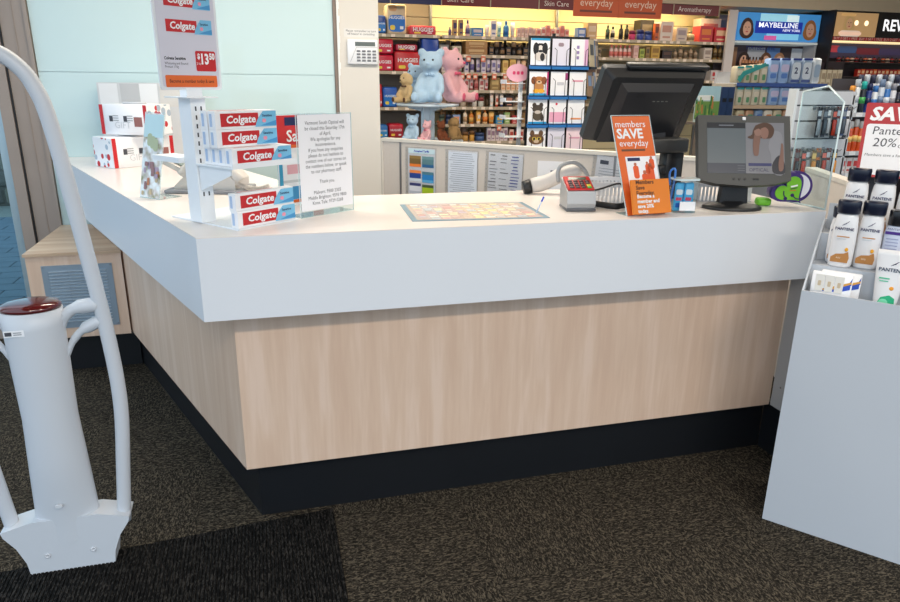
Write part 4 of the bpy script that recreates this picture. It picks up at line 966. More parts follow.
# header signs
zs0 = aY(470, 6.2, YF-.1).z
def header(u0, u1, m, txt, label):
    x0, x1 = aY(u0, 5, YF-.1).x, aY(u1, 5, YF-.1).x
    t = thing('header_sign', label, 'sign', ((x0+x1)/2, YF-.1, zs0), group='shelf header signs')
    MB().box(-(x1-x0)/2+.006, (x1-x0)/2-.006, 0, .02, 0, .19).build('board', m, t)
    MB().box((x1-x0)/2-.005, (x1-x0)/2+.005, -.004, .03, -.005, .2).build('joiner', M_shelf, t)
    if txt: text('lettering', txt, .075, C((236, 220, 214)), t, FRONT @ T(-(x1-x0)/2+.06, .058, .001), 'LEFT')
header(342, 390.5, NAVY, '', 'navy header sign partly behind the pillar'); header(390.5, 441.5, NAVY, '', 'navy header sign above the nappy packs')
header(441.5, 490.5, C((110, 22, 30)), 'Skin Care', 'maroon skin care header sign next to the navy one'); header(490.5, 539, C((110, 22, 30)), '', 'blank maroon header sign between the two skin care signs')
header(539, 606, C((110, 22, 30)), 'Skin Care', 'maroon skin care header sign left of the orange hanging banner'); header(606, 674, C((110, 22, 30)), '', 'maroon header sign behind the orange hanging banner')
header(674, 720, C((110, 22, 30)), 'Aromatherapy', 'maroon aromatherapy header sign')
# fluorescent battens under the header
for k, (x0, x1) in enumerate(((xa, xb), (xb, xc), (xc, xd-.22))):
    t = thing('batten_light', ['fluorescent batten tucked behind the navy header signs', 'fluorescent batten tucked behind the first maroon header signs', 'fluorescent batten tucked behind the aromatherapy header sign'][k], 'light', ((x0+x1)/2, YF+.02, zs0+.08))
    MB().box(-(x1-x0)/2+.05, (x1-x0)/2-.05, 0, .05, .03, .06).build('housing', M_wmetal, t)
    MB().tube([(-(x1-x0)/2+.08, .025, .014), ((x1-x0)/2-.08, .025, .014)], .013, 8).build('tube', mat('lit_fluorescent_tube', (255, 236, 170), .5, emit=6), t)
    area('batten_lamp', ((x0+x1)/2, YF+.06, zs0+.075), (x1-x0)*.9, .05, 5.5*(x1-x0), (1.0, .80, .42), (math.radians(38), 0, 0))

# nappies
def pack(u0, u1, v0, z, y, col, label, arc=(30, 120, 200), txt='HUGGIES', dep=.22, dy=0):
    pa_, pb_ = aY(u0, v0, y), aY(u1, v0, y); w_ = (pb_.x-pa_.x)*.97; h_ = pa_.z-z
    t = thing('nappy_pack', label, 'nappies', ((pa_.x+pb_.x)/2, y+.02+dy, z+.0006), group='nappy packs on the wall shelving')
    MB().rbox(-w_/2, w_/2, 0, dep, 0, h_, min(.02, h_*.2), 2).build('pack', C(col, .3), t)
    f = T(0, -.0004, 0) @ FRONT
    n = 12; pan(t, 'arc_print', f, 0, h_*.36, w_*.86, h_*.56, C(arc, .3), .0004, min(w_, h_)*.22)
    text('lettering', txt, w_*.2, WH, t, f @ T(0, h_*.55, .0012), bold=w_*.004, sx=.95)
    pan(t, 'emblem_print', f, -w_*.22, h_*.22, w_*.26, h_*.16, YEL, .0010, h_*.06); pan(t, 'emblem_print', f, w_*.25, h_*.22, w_*.18, h_*.1, WH, .0010)
    return t, w_, h_, f
Y1 = YF
pack(377, 386.5, 15, ZN[0], Y1, (24, 70, 150), 'dark blue nappy pack against the pillar on the top shelf')
t, w_, h_, f = pack(386.8, 407, 3.5, ZN[0], Y1, (212, 190, 160), 'tall blue and cream nappy pack on the top shelf', (20, 110, 200))
pan(t, 'baby_print', f, -w_*.2, h_*.86, w_*.4, h_*.2, C((214, 160, 110)), .0008, h_*.08)
pack(410, 437, 25, ZN[0], Y1, (206, 60, 80), 'low red wipes pack on the top nappy shelf', (190, 30, 60), 'HUGGIES')
pack(374, 394, 54.5, ZN[1], Y1, (200, 24, 60), 'lower red nappy pack stacked beside the pillar', (210, 40, 70))
pack(374, 394, 38.5, aY(384, 53.8, Y1).z, Y1, (200, 24, 60), 'upper red nappy pack stacked beside the pillar', (210, 40, 70))
pack(394.6, 421.5, 51, ZN[1], Y1, (196, 34, 44), 'wide red nappy pack with a baby picture', (206, 60, 50))
pack(396, 418, 44, aY(408, 50.8, Y1).z, Y1, (190, 40, 70), 'flat red wipes pack lying on the wide red nappy pack', (180, 60, 80))
pack(422, 440, 37.5, ZN[1], Y1, (24, 70, 160), 'dark blue nappy pack behind the plush bears', (30, 90, 180))
pack(377, 382.5, 84, ZN[2], Y1, (190, 30, 40), 'narrow red pack beside the pillar on the middle shelf', (200, 60, 60), 'H')
pack(383, 398, 87, ZN[2], Y1, (30, 90, 180), 'blue nappy pack on the middle shelf left of the plush dog', (40, 120, 200))
pack(378.5, 388.5, 125, ZN[3], Y1, (40, 110, 180), 'small blue pack on the bottom nappy shelf', (60, 140, 200))
pack(389, 404, 124, ZN[3], Y1, (190, 26, 50), 'small red pack on the bottom nappy shelf', (170, 30, 50))
G1 = 'goods on the skin care shelves'
def row(z, y, where, items, g=G1):
    for it in items: prod(it[3], it[6], where, g, it[0], it[1], it[2], z, y, it[4], it[5], c3=it[7] if len(it) > 7 else None)
PK = (236, 206, 200); PW = (236, 226, 222); BW = (150, 120, 90); YW = (220, 190, 120)
wA = 'on the top skin care shelf'
row(ZS[0], YF, wA, [(448.5, 451.5, 8, 'bottle', (80, 60, 130), (60, 40, 110), 'purple bottle'), (452.3, 456.5, 15, 'box', (176, 136, 96), (70, 60, 100), 'brown box'), (458.3, 462.5, 15, 'box', (176, 136, 96), (70, 60, 100), 'brown box'), (465, 469.5, 15, 'bottle', (230, 190, 190), (90, 80, 130), 'slim pink bottle'), (470.5, 482.5, 8, 'box', (60, 130, 190), (220, 200, 200), 'low blue box'), (484, 488.5, 11, 'tube', PK, PW, 'pale pink tube'), (489.3, 495, 15, 'box', PW, (110, 120, 170), 'white carton with blue band'), (495.5, 500.5, 14, 'tube', (206, 226, 220), (120, 180, 190), 'mint tube'), (502, 508, 15, 'bottle', (40, 120, 180), (30, 100, 170), 'bright blue bottle'), (508.8, 513.5, 14, 'tube', PW, PK, 'white tube')])
row(ZS[0], YF, wA, [(515+k*3.7, 518.4+k*3.7, 9+(k % 2), 'box', (232, 200, 186), (206, 160, 150), 'small peach box') for k in range(5)])
row(ZS[0], YF, wA, [(534+k*4.6, 538+k*4.6, 9+3*((k*7) % 3)/2, 'box', ((236, 190, 180), (240, 216, 206), (226, 150, 140))[k % 3], (214, 110, 100), 'pink carton') for k in range(7)])
wB = 'on the second skin care shelf'
row(ZS[1], YF, wB, [(464.5, 487, 6.5, 'box', (166, 120, 72), (206, 170, 120), 'long tan box'), (439, 449, 9, 'box', (130, 124, 120), (220, 220, 220), 'grey camera box'), (452, 461, 8, 'box', (206, 196, 170), (150, 130, 110), 'cream box')])
o_ = prod('box', 'long tan box stacked on another', wB, G1, 464.5, 487, 6.5, ZS[1]+.074, YF, (176, 130, 80), (206, 170, 120))
row(ZS[1], YF, wB, [(488+k*5.6, 493+k*5.6, 8+5*((k*5) % 3)/2, ('box', 'jar', 'bottle')[k % 3], (30, 24, 24), (140, 110, 80), 'black cosmetic '+('box', 'jar', 'bottle')[k % 3]) for k in range(8)])
wC = 'on the third skin care shelf'
row(ZS[2], YF, wC, [(457, 463, 12, 'tube', (190, 190, 176), (150, 150, 150), 'grey tube'), (464.5, 468.5, 15, 'box', (214, 200, 206), (90, 80, 140), 'lilac carton'), (470, 474.5, 16, 'bottle', (220, 206, 206), (110, 100, 150), 'lilac bottle')]+[(476+k*5, 480.4+k*5, 14-(k % 2)*2, ('tube', 'box')[k % 2], (216, 204, 214), (120, 110, 160), 'lilac '+('tube', 'carton')[k % 2]) for k in range(5)]+[(502, 507.5, 12, 'box', (226, 190, 110), (200, 150, 80), 'yellow carton'), (509, 515, 13, 'box', (226, 186, 100), (206, 160, 90), 'yellow carton'), (516, 520, 13, 'tube', (230, 200, 190), (220, 150, 120), 'peach tube'), (521, 526, 13, 'tube', (230, 190, 150), (226, 130, 60), 'peach tube')])
wD = 'on the fourth skin care shelf'
row(ZS[3], YF, wD, [(459, 464, 10, 'jar', (206, 190, 186), (150, 90, 90), 'small rose jar')]+[(464.5+k*5, 469+k*5, 11+(k % 3), ('box', 'tube', 'bottle')[k % 3], ((226, 206, 196), (220, 190, 190), (200, 130, 120))[k % 3], (170, 80, 80), 'rose '+('carton', 'tube', 'bottle')[k % 3]) for k in range(5)]+[(490, 500, 12, 'box', (150, 120, 70), (200, 170, 110), 'olive carton')]+[(501+k*5, 505.4+k*5, 11, 'box', (232, 196, 160), (230, 150, 100), 'apricot carton') for k in range(4)])
wE = 'on the fifth skin care shelf'
row(ZS[4], YF, wE, [(461, 467, 8, 'jar', (170, 150, 130), (120, 40, 40), 'jar with red lid'), (473, 478, 10, 'jar', (200, 190, 180), (130, 40, 40), 'jar with red lid'), (479, 485, 9, 'jar', (190, 190, 180), (150, 60, 60), 'jar with red lid'), (490.5, 494.5, 14, 'tube', (232, 206, 190), (226, 226, 220), 'blush tube'), (496, 499.5, 14, 'tube', (226, 200, 186), (200, 80, 50), 'blush tube'), (500.5, 504.5, 14, 'tube', (230, 220, 210), (60, 70, 120), 'white tube'), (505.5, 514, 11, 'box', (40, 34, 34), (190, 130, 110), 'black carton'), (516, 521, 12, 'bottle', (210, 190, 170), (150, 120, 100), 'beige bottle')])
wF = 'on the sixth skin care shelf'
row(ZS[5], YF, wF, [(440, 445.5, 9, 'jar', (80, 96, 80), (60, 70, 60), 'green jar'), (446.5, 452.5, 9, 'jar', (50, 60, 90), (40, 50, 80), 'navy jar'), (453.5, 461, 9, 'box', (150, 170, 206), (230, 150, 110), 'blue carton'), (464, 468.5, 14, 'bottle', (232, 214, 190), (190, 150, 110), 'cream bottle'), (470, 475, 13, 'bottle', (206, 120, 40), (220, 170, 90), 'amber bottle'), (477, 482.5, 15, 'tube', (236, 176, 80), (240, 220, 200), 'orange tube'), (484, 489, 14, 'bottle', (230, 190, 140), (230, 130, 50), 'peach bottle'), (490, 496, 12, 'tube', (240, 190, 110), (236, 140, 40), 'orange tube'), (497, 504.5, 8, 'box', (60, 140, 190), (220, 180, 90), 'teal carton'), (505.5, 511, 11, 'box', (150, 180, 110), (220, 220, 180), 'green carton'), (513, 518, 8, 'box', (190, 60, 60), (230, 200, 190), 'red carton')])
wG = 'on the lowest visible skin care shelf'
row(ZS[6], YF, wG, [(464, 470, 9, 'jar', (190, 140, 70), (120, 80, 40), 'honey jar'), (471, 476, 10, 'jar', (206, 150, 60), (120, 80, 40), 'honey jar'), (477, 487, 8, 'jar', (60, 90, 140), (40, 60, 100), 'blue jar')]+[(488.5+k*4.2, 492.4+k*4.2, 13-(k % 2), 'box', (222, 206, 206), (150, 120, 140), 'mauve carton') for k in range(5)]+[(511+k*5, 515.4+k*5, 11, 'box', ((226, 190, 180), (60, 40, 50))[k % 2], (190, 70, 60), ('coral', 'dark')[k % 2]+' carton') for k in range(4)])
rr_ = random.Random(3)
pal = [[(206, 176, 150), (226, 206, 180), (190, 150, 120)], [(60, 46, 40), (120, 90, 66), (40, 34, 32)], [(214, 196, 186), (170, 150, 160), (226, 206, 160)], [(206, 160, 140), (190, 120, 100), (226, 200, 180)], [(170, 140, 110), (130, 96, 76), (206, 180, 160)], [(190, 130, 70), (120, 110, 80), (226, 180, 120)], [(150, 110, 80), (110, 80, 64), (190, 160, 140)]]
for si in range(1, 7):
    u = 441.
    while u < 527:
        w_ = rr_.uniform(3.6, 6.2); kd = rr_.choice(['box', 'box', 'bottle', 'tube'])
        prod(kd, ('muted rear carton', 'muted rear bottle', 'muted rear tube')[('box', 'bottle', 'tube').index(kd)], ('', wB, wC, wD, wE, wF, wG)[si], G1, u, u+w_, rr_.uniform(9, 14.5), ZS[si], YF+.20, rr_.choice(pal[si]), rr_.choice(pal[si]))
        u += w_+rr_.uniform(.3, 1.2)
for si in range(2, 6):
    for k in range(3): prod(('box', 'tube', 'bottle')[k], 'muted '+('carton', 'tube', 'bottle')[k], ('', wB, wC, wD, wE, wF, wG)[si], G1, 441.5+k*5.2-(1.0 if si == 5 else 0)*0+(0 if si != 5 else 21*0), 446+k*5.2, 11+k, ZS[si], YF+.03+(.12 if si == 5 else 0), pal[si][k], pal[si][(k+1) % 3])  # front goods in the same muted palette as the rear row
# red sale tickets hanging under the shelf edge
tkm = MB().box(-.026, .026, 0, .003, -.06, 0, mt=M_tickr).box(-.016, .016, -.001, 0, -.045, -.018, mt=M_tick).data('sale_ticket', None)
for k, (u, zz) in enumerate([(462, 3-1), (468.5, 2), (475, 2), (484.5, 2), (494, 2), (505, 2), (512, 2), (468, 1), (482.5, 1), (500.5, 5)]):
    o = link('sale_ticket', tkm); p_ = aY(u, 75, YF); o.location = (p_.x, YF-.0135, ZS[zz]-.012)
    tag(o, (ORD[k] if k < 7 else ORD[k-7] if k < 9 else 'single')+' red sale ticket '+('from the left under the third skin care shelf edge' if k < 7 else 'from the left under the second skin care shelf edge' if k < 9 else 'under the sixth skin care shelf edge'), 'price tag', 'sale tickets on the skin care shelves')
# fragrance bay
wR = 'on the top fragrance shelf'
G2 = 'goods on the fragrance shelves'
row(ZR[0], YF, wR, [(574, 582, 10, 'box', (110, 140, 200), (226, 226, 230), 'blue gift box'), (583, 593, 15, 'box', (216, 176, 130), (236, 210, 180), 'tan window box'), (602, 606, 13, 'bottle', (60, 90, 70), (30, 40, 34), 'green bottle'), (607, 611, 12, 'bottle', (206, 200, 190), (30, 30, 30), 'white bottle'), (615, 619, 14, 'bottle', (40, 36, 36), (20, 20, 20), 'black bottle'), (620.5, 624.5, 14, 'bottle', (46, 40, 40), (20, 20, 20), 'black bottle'), (625.5, 631.5, 9, 'jar', (190, 50, 110), (120, 30, 70), 'magenta glass jar'), (633, 640, 10, 'jar', (40, 60, 140), (30, 40, 100), 'cobalt glass jar'), (641, 648, 9, 'jar', (40, 70, 150), (30, 50, 110), 'cobalt glass jar'), (649, 653, 16, 'box', (200, 90, 40), (120, 50, 30), 'rust box'), (654, 667, 18, 'box', (232, 214, 200), (206, 150, 130), 'white floral box'), (670, 681, 13, 'box', (216, 196, 180), (170, 150, 150), 'pale gift box'), (682, 690, 10, 'bottle', (206, 186, 150), (150, 130, 100), 'clear scent bottle'), (692.5, 706, 15, 'box', (206, 60, 70), (236, 130, 60), 'red patterned pouch'), (707, 720, 14, 'box', (200, 50, 60), (240, 190, 150), 'red patterned pouch')], G2)
prod('box', 'black round gift box standing behind', wR, G2, 634, 648, 20, ZR[0], YF+.2, (40, 34, 30), (90, 80, 70)); prod('box', 'tall cream gift bag standing behind', wR, G2, 692, 713, 23, ZR[0], YF+.22, (226, 206, 190), (206, 120, 110))
wS = 'on the second fragrance shelf'
row(ZR[1], YF, wS, [(574+k*5, 578.4+k*5, 9, 'box', (150, 130, 100), (80, 70, 60), 'brown carton') for k in range(5)]+[(607+k*4.4, 611+k*4.4, 12, 'bottle', (232, 200, 190), (220, 120, 110), 'pink scent bottle') for k in range(5)]+[(630, 635, 12, 'box', (230, 190, 180), (210, 160, 150), 'pink carton'), (636, 641, 9, 'box', (170, 180, 80), (120, 130, 50), 'lime carton'), (642, 646, 11, 'box', (150, 120, 70), (90, 70, 40), 'olive carton'), (647, 656, 12, 'box', (200, 160, 70), (150, 110, 40), 'gold carton'), (658, 668, 8, 'box', (40, 28, 28), (90, 60, 50), 'dark carton')]+[(670+k*5, 674+k*5, 9+(k % 2)*3, 'bottle', (190, 160, 130), (120, 100, 80), 'amber scent bottle') for k in range(5)]+[(699, 707, 11, 'box', (216, 200, 186), (160, 140, 130), 'white carton'), (709, 713, 14, 'bottle', (150, 120, 70), (80, 60, 30), 'brown oil bottle'), (714, 718, 14, 'bottle', (150, 120, 70), (80, 60, 30), 'brown oil bottle'), (719, 724, 14, 'bottle', (160, 130, 80), (80, 60, 30), 'brown oil bottle')], G2)
prod('box', 'red flower gift box', 'on the third fragrance shelf', G2, 708, 720, 10, ZR[2], YF, (200, 190, 186), (190, 50, 50)); prod('box', 'green carton', 'on the third fragrance shelf', G2, 640, 646, 5, ZR[2], YF, (60, 190, 60), (30, 120, 40))
for k in range(9): prod('box', 'grey brown carton', 'on the third fragrance shelf', G2, 580+k*7, 586+k*7, 10+(k*3 % 4), ZR[2], YF, ((170, 150, 130), (120, 100, 90), (206, 190, 170))[k % 3], (90, 70, 60))

# ------------------------------------------------------------------ plush toys
def blob_mesh(name, balls, m, voxel=.012):
    b = MB()
    for c, r in balls: b.ball(c, r, 14)
    o = b.build('tmp', m); md = o.modifiers.new('r', 'REMESH'); md.mode = 'VOXEL'; md.voxel_size = voxel; md.use_smooth_shade = True
    sm_ = o.modifiers.new('s', 'SMOOTH'); sm_.iterations = 4; sm_.factor = .6
    me = bpy.data.meshes.new_from_object(o.evaluated_get(bpy.context.evaluated_depsgraph_get())); me.name = name
    me.materials.clear(); me.materials.append(m); bpy.data.objects.remove(o); return me
def plush_mat(n, rgb): return mat(n, rgb, .95, spec=.1, var=.08, vscale=40, bump=.8, bscale=120)
def chain(a, b, r0, r1, n=5): return [(tuple(Vector(a).lerp(Vector(b), k/(n-1))), r0+(r1-r0)*k/(n-1)) for k in range(n)]
def teddy(label, M, m, pad, dog=False, turn=0, name='plush_bear'):
    t = thing(name, label, 'plush toy', M=M, group='plush toys on the stand')
    H_ = Matrix.Rotation(math.radians(turn), 4, 'Z')
    def hd(p): return tuple(H_ @ (Vector(p)-Vector((0, 0, .7)))+Vector((0, 0, .7)))
    bl = [((0, 0, .26), (.20, .17, .25)), ((0, -.02, .5), .13), (hd((0, -.03, .73)), (.225, .20, .195)), (hd((0, -.20, .68)), (.105, .09, .08))]
    for sx in (-1, 1):
        if dog: bl += [(hd((sx*.19, 0, .70)), (.05, .09, .14))]
        else: bl += [(hd((sx*.175, .01, .90)), (.085, .05, .085))]
        bl += chain((sx*.16, -.02, .46), (sx*.23, -.17, .25), .085, .07)
        bl += chain((sx*.11, -.10, .12), (sx*.21, -.34, .095), .105, .085)+[((sx*.22, -.38, .12), (.085, .06, .10))]
    bl = [(c, r if hasattr(r, '__len__') else (r, r, r)) for c, r in bl]
    link('body', blob_mesh('body', bl, m, .03), t)
    for sx in (-1, 1):
        link('eye', MB().ball(hd((sx*.08, -.212, .765)), .020, 8).data('eye', BLK), t)
        link('foot_pad', MB().ball((sx*.223, -.432, .12), (.055, .014, .07), 10).data('foot_pad', pad), t)
    link('nose', MB().ball(hd((0, -.290, .70)), (.035, .02, .025), 8).data('nose', BLK if dog else pad), t)
    link('bow', MB().ball((-.06, -.155, .52), (.05, .02, .03), 8).ball((.06, -.155, .52), (.05, .02, .03), 8).ball((0, -.16, .52), .02, 8).data('bow', pad), t)
    return t
YP = 5.15
tz_ = aY(432, 104, YP).z; pc_ = aY(431, 104, YP); pl_ = aY(400, 104, YP).x; pr_ = aY(462, 104, YP).x; lz_ = aY(432, 141, YP).z
ps = thing('plush_display_stand', 'pale tray stand holding plush bears behind the partition', 'display stand', (pc_.x, YP, 0))
M_ps = mat('pale_blue_plastic', (206, 222, 232), .3)
for z, rr in ((tz_, (pr_-pl_)/2), (lz_, (pr_-pl_)/2*1.15)): MB().lathe([(rr*.97, -.018), (rr, -.014), (rr, 0), (rr*.97, 0)], 28, T(0, .1, z)).build('tray', M_ps, ps)
MB().prism(quad_poly(.095, .07, .012), 0, tz_-.018, T(0, .1, 0)).build('post', M_ps, ps)
for a in range(4): MB().prism([(.0, -.018), (.18, -.018), (.17, -.03), (.06, -.055), (.045, -.13), (0, -.13)], -.006, .006, T(0, .1, tz_) @ RZ(a*90+20) @ RX(90)).build('tray_bracket', M_ps, ps)
MB().lathe([(.25, 0), (.25, .02), (.06, .05)], 24, T(0, .1, 0)).build('base', M_ps, ps)
pk = YP*1.0
def at_tray(u, dy, z): p_ = aY(u, 100, YP+dy); return T(p_.x, YP+dy, z+.001)
MBl, MPk, MCr, MBr, MTn = plush_mat('sky_blue_plush', (184, 212, 234)), plush_mat('pink_plush', (240, 188, 194)), plush_mat('cream_plush', (214, 186, 140)), plush_mat('brown_plush', (120, 70, 48)), plush_mat('tan_plush', (170, 136, 92))
Pb, Pp, Pc = C((176, 208, 236), .8), C((226, 100, 130), .8), C((90, 60, 40), .8)
teddy('large sky blue plush bear sitting at the front of the tray', at_tray(431, .02, tz_) @ RZ(-26) @ Matrix.Scale(.40, 4), MBl, Pb)
teddy('pink plush bear sitting behind the large blue bear', at_tray(450.5, .19, tz_) @ RZ(42) @ Matrix.Scale(.42, 4), MPk, Pp)
teddy('cream plush dog at the left of the tray', at_tray(407, .08, tz_) @ RZ(-50) @ Matrix.Scale(.235, 4), MCr, Pc, True, -8, 'plush_dog')
teddy('small sky blue plush bear behind the cream dog', at_tray(416.5, .24, tz_) @ RZ(-40) @ Matrix.Scale(.30, 4), MBl, Pb)
teddy('sky blue plush bear seated below the tray', at_tray(412.5, .00, lz_) @ RZ(-30) @ Matrix.Scale(.205, 4), MBl, Pb)
teddy('pink and white plush toy slumped below the tray', at_tray(427.5, -.05, lz_) @ RZ(-60) @ Matrix.Scale(.16, 4), MPk, Pp)
teddy('dark brown plush bear slumped below the tray', at_tray(441, -.06, lz_) @ RZ(30) @ Matrix.Scale(.16, 4), MBr, Pc)
teddy('shaggy tan plush dog turned away below the tray', at_tray(454, .02, lz_) @ RZ(150) @ Matrix.Scale(.185, 4), MTn, Pc, True, 0, 'plush_dog')

# ------------------------------------------------------------------ greeting card spinner
YC = 4.62
u_l, u_m, u_r, u_s = 524.5, 549.5, 566, 588
cs = thing('card_spinner', 'black wire card spinner rack with greeting cards behind the partition', 'card rack', (0, 0, 0))
def cx(u): return aY(u, 95, YC).x
vrows = [(38.5, 67), (71.5, 97), (99.5, 125), (126, 151)]
cols = [(528.5, 548.5), (549.8, 567.5), (568.5, 586)]
ctr = cx(560)
MB().tube([(ctr, YC+.16, 0), (ctr, YC+.16, aY(560, 32, YC).z)], .014, 8).build('post', M_black, cs)
MB().lathe([(.16, 0), (.16, .02), (.05, .05)], 20, T(ctr, YC+.16, 0)).build('base', M_black, cs)
ztop, zbot = aY(560, 36, YC).z, aY(560, 152, YC).z
grid_ = MB()
for u in (528, 549.2, 568, 587): grid_.tube([(cx(u), YC+.025, zbot-.3), (cx(u), YC+.025, ztop)], .004, 5)
grid_.build('frame_wire', M_black, cs)
M_pocket = C((30, 110, 180)); M_dk = mat('spinner_backing', (24, 26, 30), .7)
MB().box(cx(528), cx(587), YC+.032, YC+.036, zbot-.3, ztop).build('backing', M_dk, cs)
def pocket(x0, x1, z, y0, M=I4):
    MB().box(x0, x1, y0-.010, y0+.018, z-.022, z+.004).build('pocket_strip', M_pocket, cs)
    w_ = MB(); xm = (x0+x1)/2; hw = (x1-x0)/2
    w_.tube([(xm-hw*.55, y0-.012, z), (xm-hw*.55, y0-.012, z+.10), (xm-hw*.8, y0-.012, z+.115)], .0022, 4).tube([(xm+hw*.55, y0-.012, z), (xm+hw*.55, y0-.012, z+.10), (xm+hw*.8, y0-.012, z+.115)], .0022, 4).tube([(x0, y0-.012, z), (x1, y0-.012, z)], .0022, 4)
    w_.build('pocket_wire', M_black, cs)
def animal(t, f, w_, h_, kind):
    if kind == 'dog_bw': cs_ = [((0, .05, .30, .36), (30, 28, 28)), ((0, .02, .13, .30), (226, 220, 214)), ((-.22, .12, .12, .30), (24, 22, 22)), ((.22, .12, .12, .30), (24, 22, 22)), ((0, -.18, .26, .22), (220, 212, 204)), ((.1, -.2, .10, .2), (40, 36, 34)), ((0, .02, .10, .06), (20, 20, 20))]
    elif kind == 'dog_br': cs_ = [((0, .10, .28, .26), (176, 110, 50)), ((-.25, .12, .12, .22), (140, 80, 36)), ((.25, .12, .12, .22), (140, 80, 36)), ((0, -.15, .22, .26), (190, 130, 70)), ((-.13, -.32, .14, .12), (236, 170, 40)), ((.13, -.32, .14, .12), (236, 170, 40)), ((0, .05, .12, .10), (226, 190, 150)), ((0, .07, .06, .04), (20, 20, 20))]
    elif kind == 'cat_dk': cs_ = [((0, .12, .24, .22), (70, 58, 44)), ((-.17, .27, .09, .14), (60, 48, 36)), ((.17, .27, .09, .14), (60, 48, 36)), ((0, -.16, .22, .30), (84, 72, 54)), ((0, -.02, .14, .10), (200, 190, 180)), ((.22, -.25, .07, .2), (60, 50, 40))]
    else: cs_ = [((0, -.05, .34, .30), (120, 84, 44)), ((-.22, .2, .10, .18), (100, 70, 40)), ((.22, .2, .10, .18), (100, 70, 40)), ((-.12, -.03, .10, .10), (226, 200, 80)), ((.12, -.03, .10, .10), (226, 200, 80)), ((0, -.14, .12, .10), (206, 180, 150)), ((-.12, -.03, .05, .08), (16, 16, 16)), ((.12, -.03, .05, .08), (16, 16, 16))]
    for k, ((x, y, a, b), c_) in enumerate(cs_): link('animal_print', MB().lathe([(1, 0), (1, .0003)], 14, Matrix.Diagonal((a*w_*1.15, b*h_*.75, 1, 1))).data('animal_print', C(c_)), t, f @ T(x*w_, y*h_, .0006+k*.0005))
cdesc = [['greeting card with a black and white puppy', 'greeting card with a brown dog in yellow boots', 'greeting card with a dark tabby kitten', 'greeting card with a wide eyed cat'],
         ['lavender greeting card with a small bear face', 'white greeting card with a faint sketch', 'white and pink greeting card with a red dot', 'pale grey greeting card with a floral sprig'],
         ['white greeting card with lilac numerals', 'white greeting card with a pink ribbon', 'white greeting card with orange flowers', 'pale pink greeting card in the bottom pocket']]
for ci, (u0, u1) in enumerate(cols):
    for ri, (v0, v1) in enumerate(vrows):
        sh_u = -ri*2.0*(1 if ci == 0 else .6)
        x0, x1 = cx(u0), cx(u1); z0, z1_ = aY(560, v1, YC).z, aY(560, v0, YC).z; w_ = x1-x0; h_ = z1_-z0
        pocket(x0, x1, z0+.006, YC-.004)
        t = thing('greeting_card', cdesc[ci][ri]+' on the spinner', 'greeting card', M=T((x0+x1)/2, YC+.002, z0+.0106) @ RX(-1.5), group='greeting cards on the spinner')
        base = WH if ci != 1 or ri not in (0, 3) else C((222, 220, 234))
        if (ci, ri) == (2, 3): base = C((240, 214, 220))
        MB().box(-w_*.47, w_*.47, 0, .003, 0, h_-.012).build('card', base, t)
        f = T(0, -.0004, 0) @ FRONT; hh = h_-.012
        if ci == 0:
            animal(t, f @ T(0, hh*.5, 0), w_, hh, ('dog_bw', 'dog_br', 'cat_dk', 'cat_eye')[ri])
            pan(t, 'border_print', f, 0, hh*.96 if ri in (0, 3) else hh*.04, w_*.92, hh*.08, C((40, 150, 200)), .0004)
            if ri == 1: pan(t, 'border_print', f, w_*.43, hh*.5, w_*.07, hh*.98, C((190, 30, 110)), .0006)
        elif ci == 1:
            if ri == 0: pan(t, 'motif_print', f, 0, hh*.78, w_*.3, hh*.14, C((150, 130, 140)), .0006, hh*.05)
            if ri == 2: pan(t, 'motif_print', f, 0, hh*.27, w_*.92, hh*.42, C((238, 170, 196)), .0006); pan(t, 'motif_print', f, -.01, hh*.82, w_*.12, w_*.12, C((206, 40, 70)), .0006, w_*.05)
            if ri in (1, 3): pan(t, 'motif_print', f, .01, hh*.5, w_*.4, hh*.12, C((200, 200, 206)), .0006, hh*.04)
            if ri == 1: pan(t, 'motif_print', f, w_*.40, hh*.8, w_*.14, hh*.3, C((150, 50, 110)), .0006)
        else:
            if ri == 0:
                for k in range(3): pan(t, 'motif_print', f, -w_*.1, hh*(.3+.2*k), w_*.14, hh*.12, C((150, 130, 180)), .0006)
                pan(t, 'motif_print', f, w_*.36, hh*.5, w_*.2, hh*.98, C((226, 176, 210)), .0006)
            else: pan(t, 'motif_print', f, 0, hh*(.62, .62, .2, .5)[ri], w_*.6, hh*.07, C(((226, 150, 170), (226, 150, 170), (230, 150, 90), (220, 160, 180))[ri]), .0006, hh*.02)
# cards in the turned side of the spinner
sidec = [(196, 182, 150), (70, 100, 140), (150, 120, 90), (60, 70, 80), (120, 150, 190), (200, 190, 180)]
for ri, (v0, v1) in enumerate(vrows[:2]):
    z0, z1_ = aY(560, v1, YC).z, aY(560, v0, YC).z
    for k in range(4):
        t = thing('greeting_card', ORD[k]+' edge-on greeting card in the '+('upper' if ri == 0 else 'lower')+' side pocket of the spinner', 'greeting card', M=T(cx(592.5+k*3.6), YC+.03+k*.035, z0+.006) @ RZ(48) @ RX(-7), group='cards in the side pockets of the spinner')
        MB().box(-.06, .06, 0, .004, 0, (z1_-z0)*.97).build('card', C(sidec[(k+ri*2) % 6]), t)
        pan(t, 'motif_print', T(0, -.0004, (z1_-z0)/2) @ FRONT, 0, .02, .08, .07, C(sidec[(k+ri+3) % 6]), .0005)
    MB().box(cx(588), cx(588)+.05, YC-.01, YC+.2, z0-.012, z0+.004).build('side_pocket', M_black, cs)

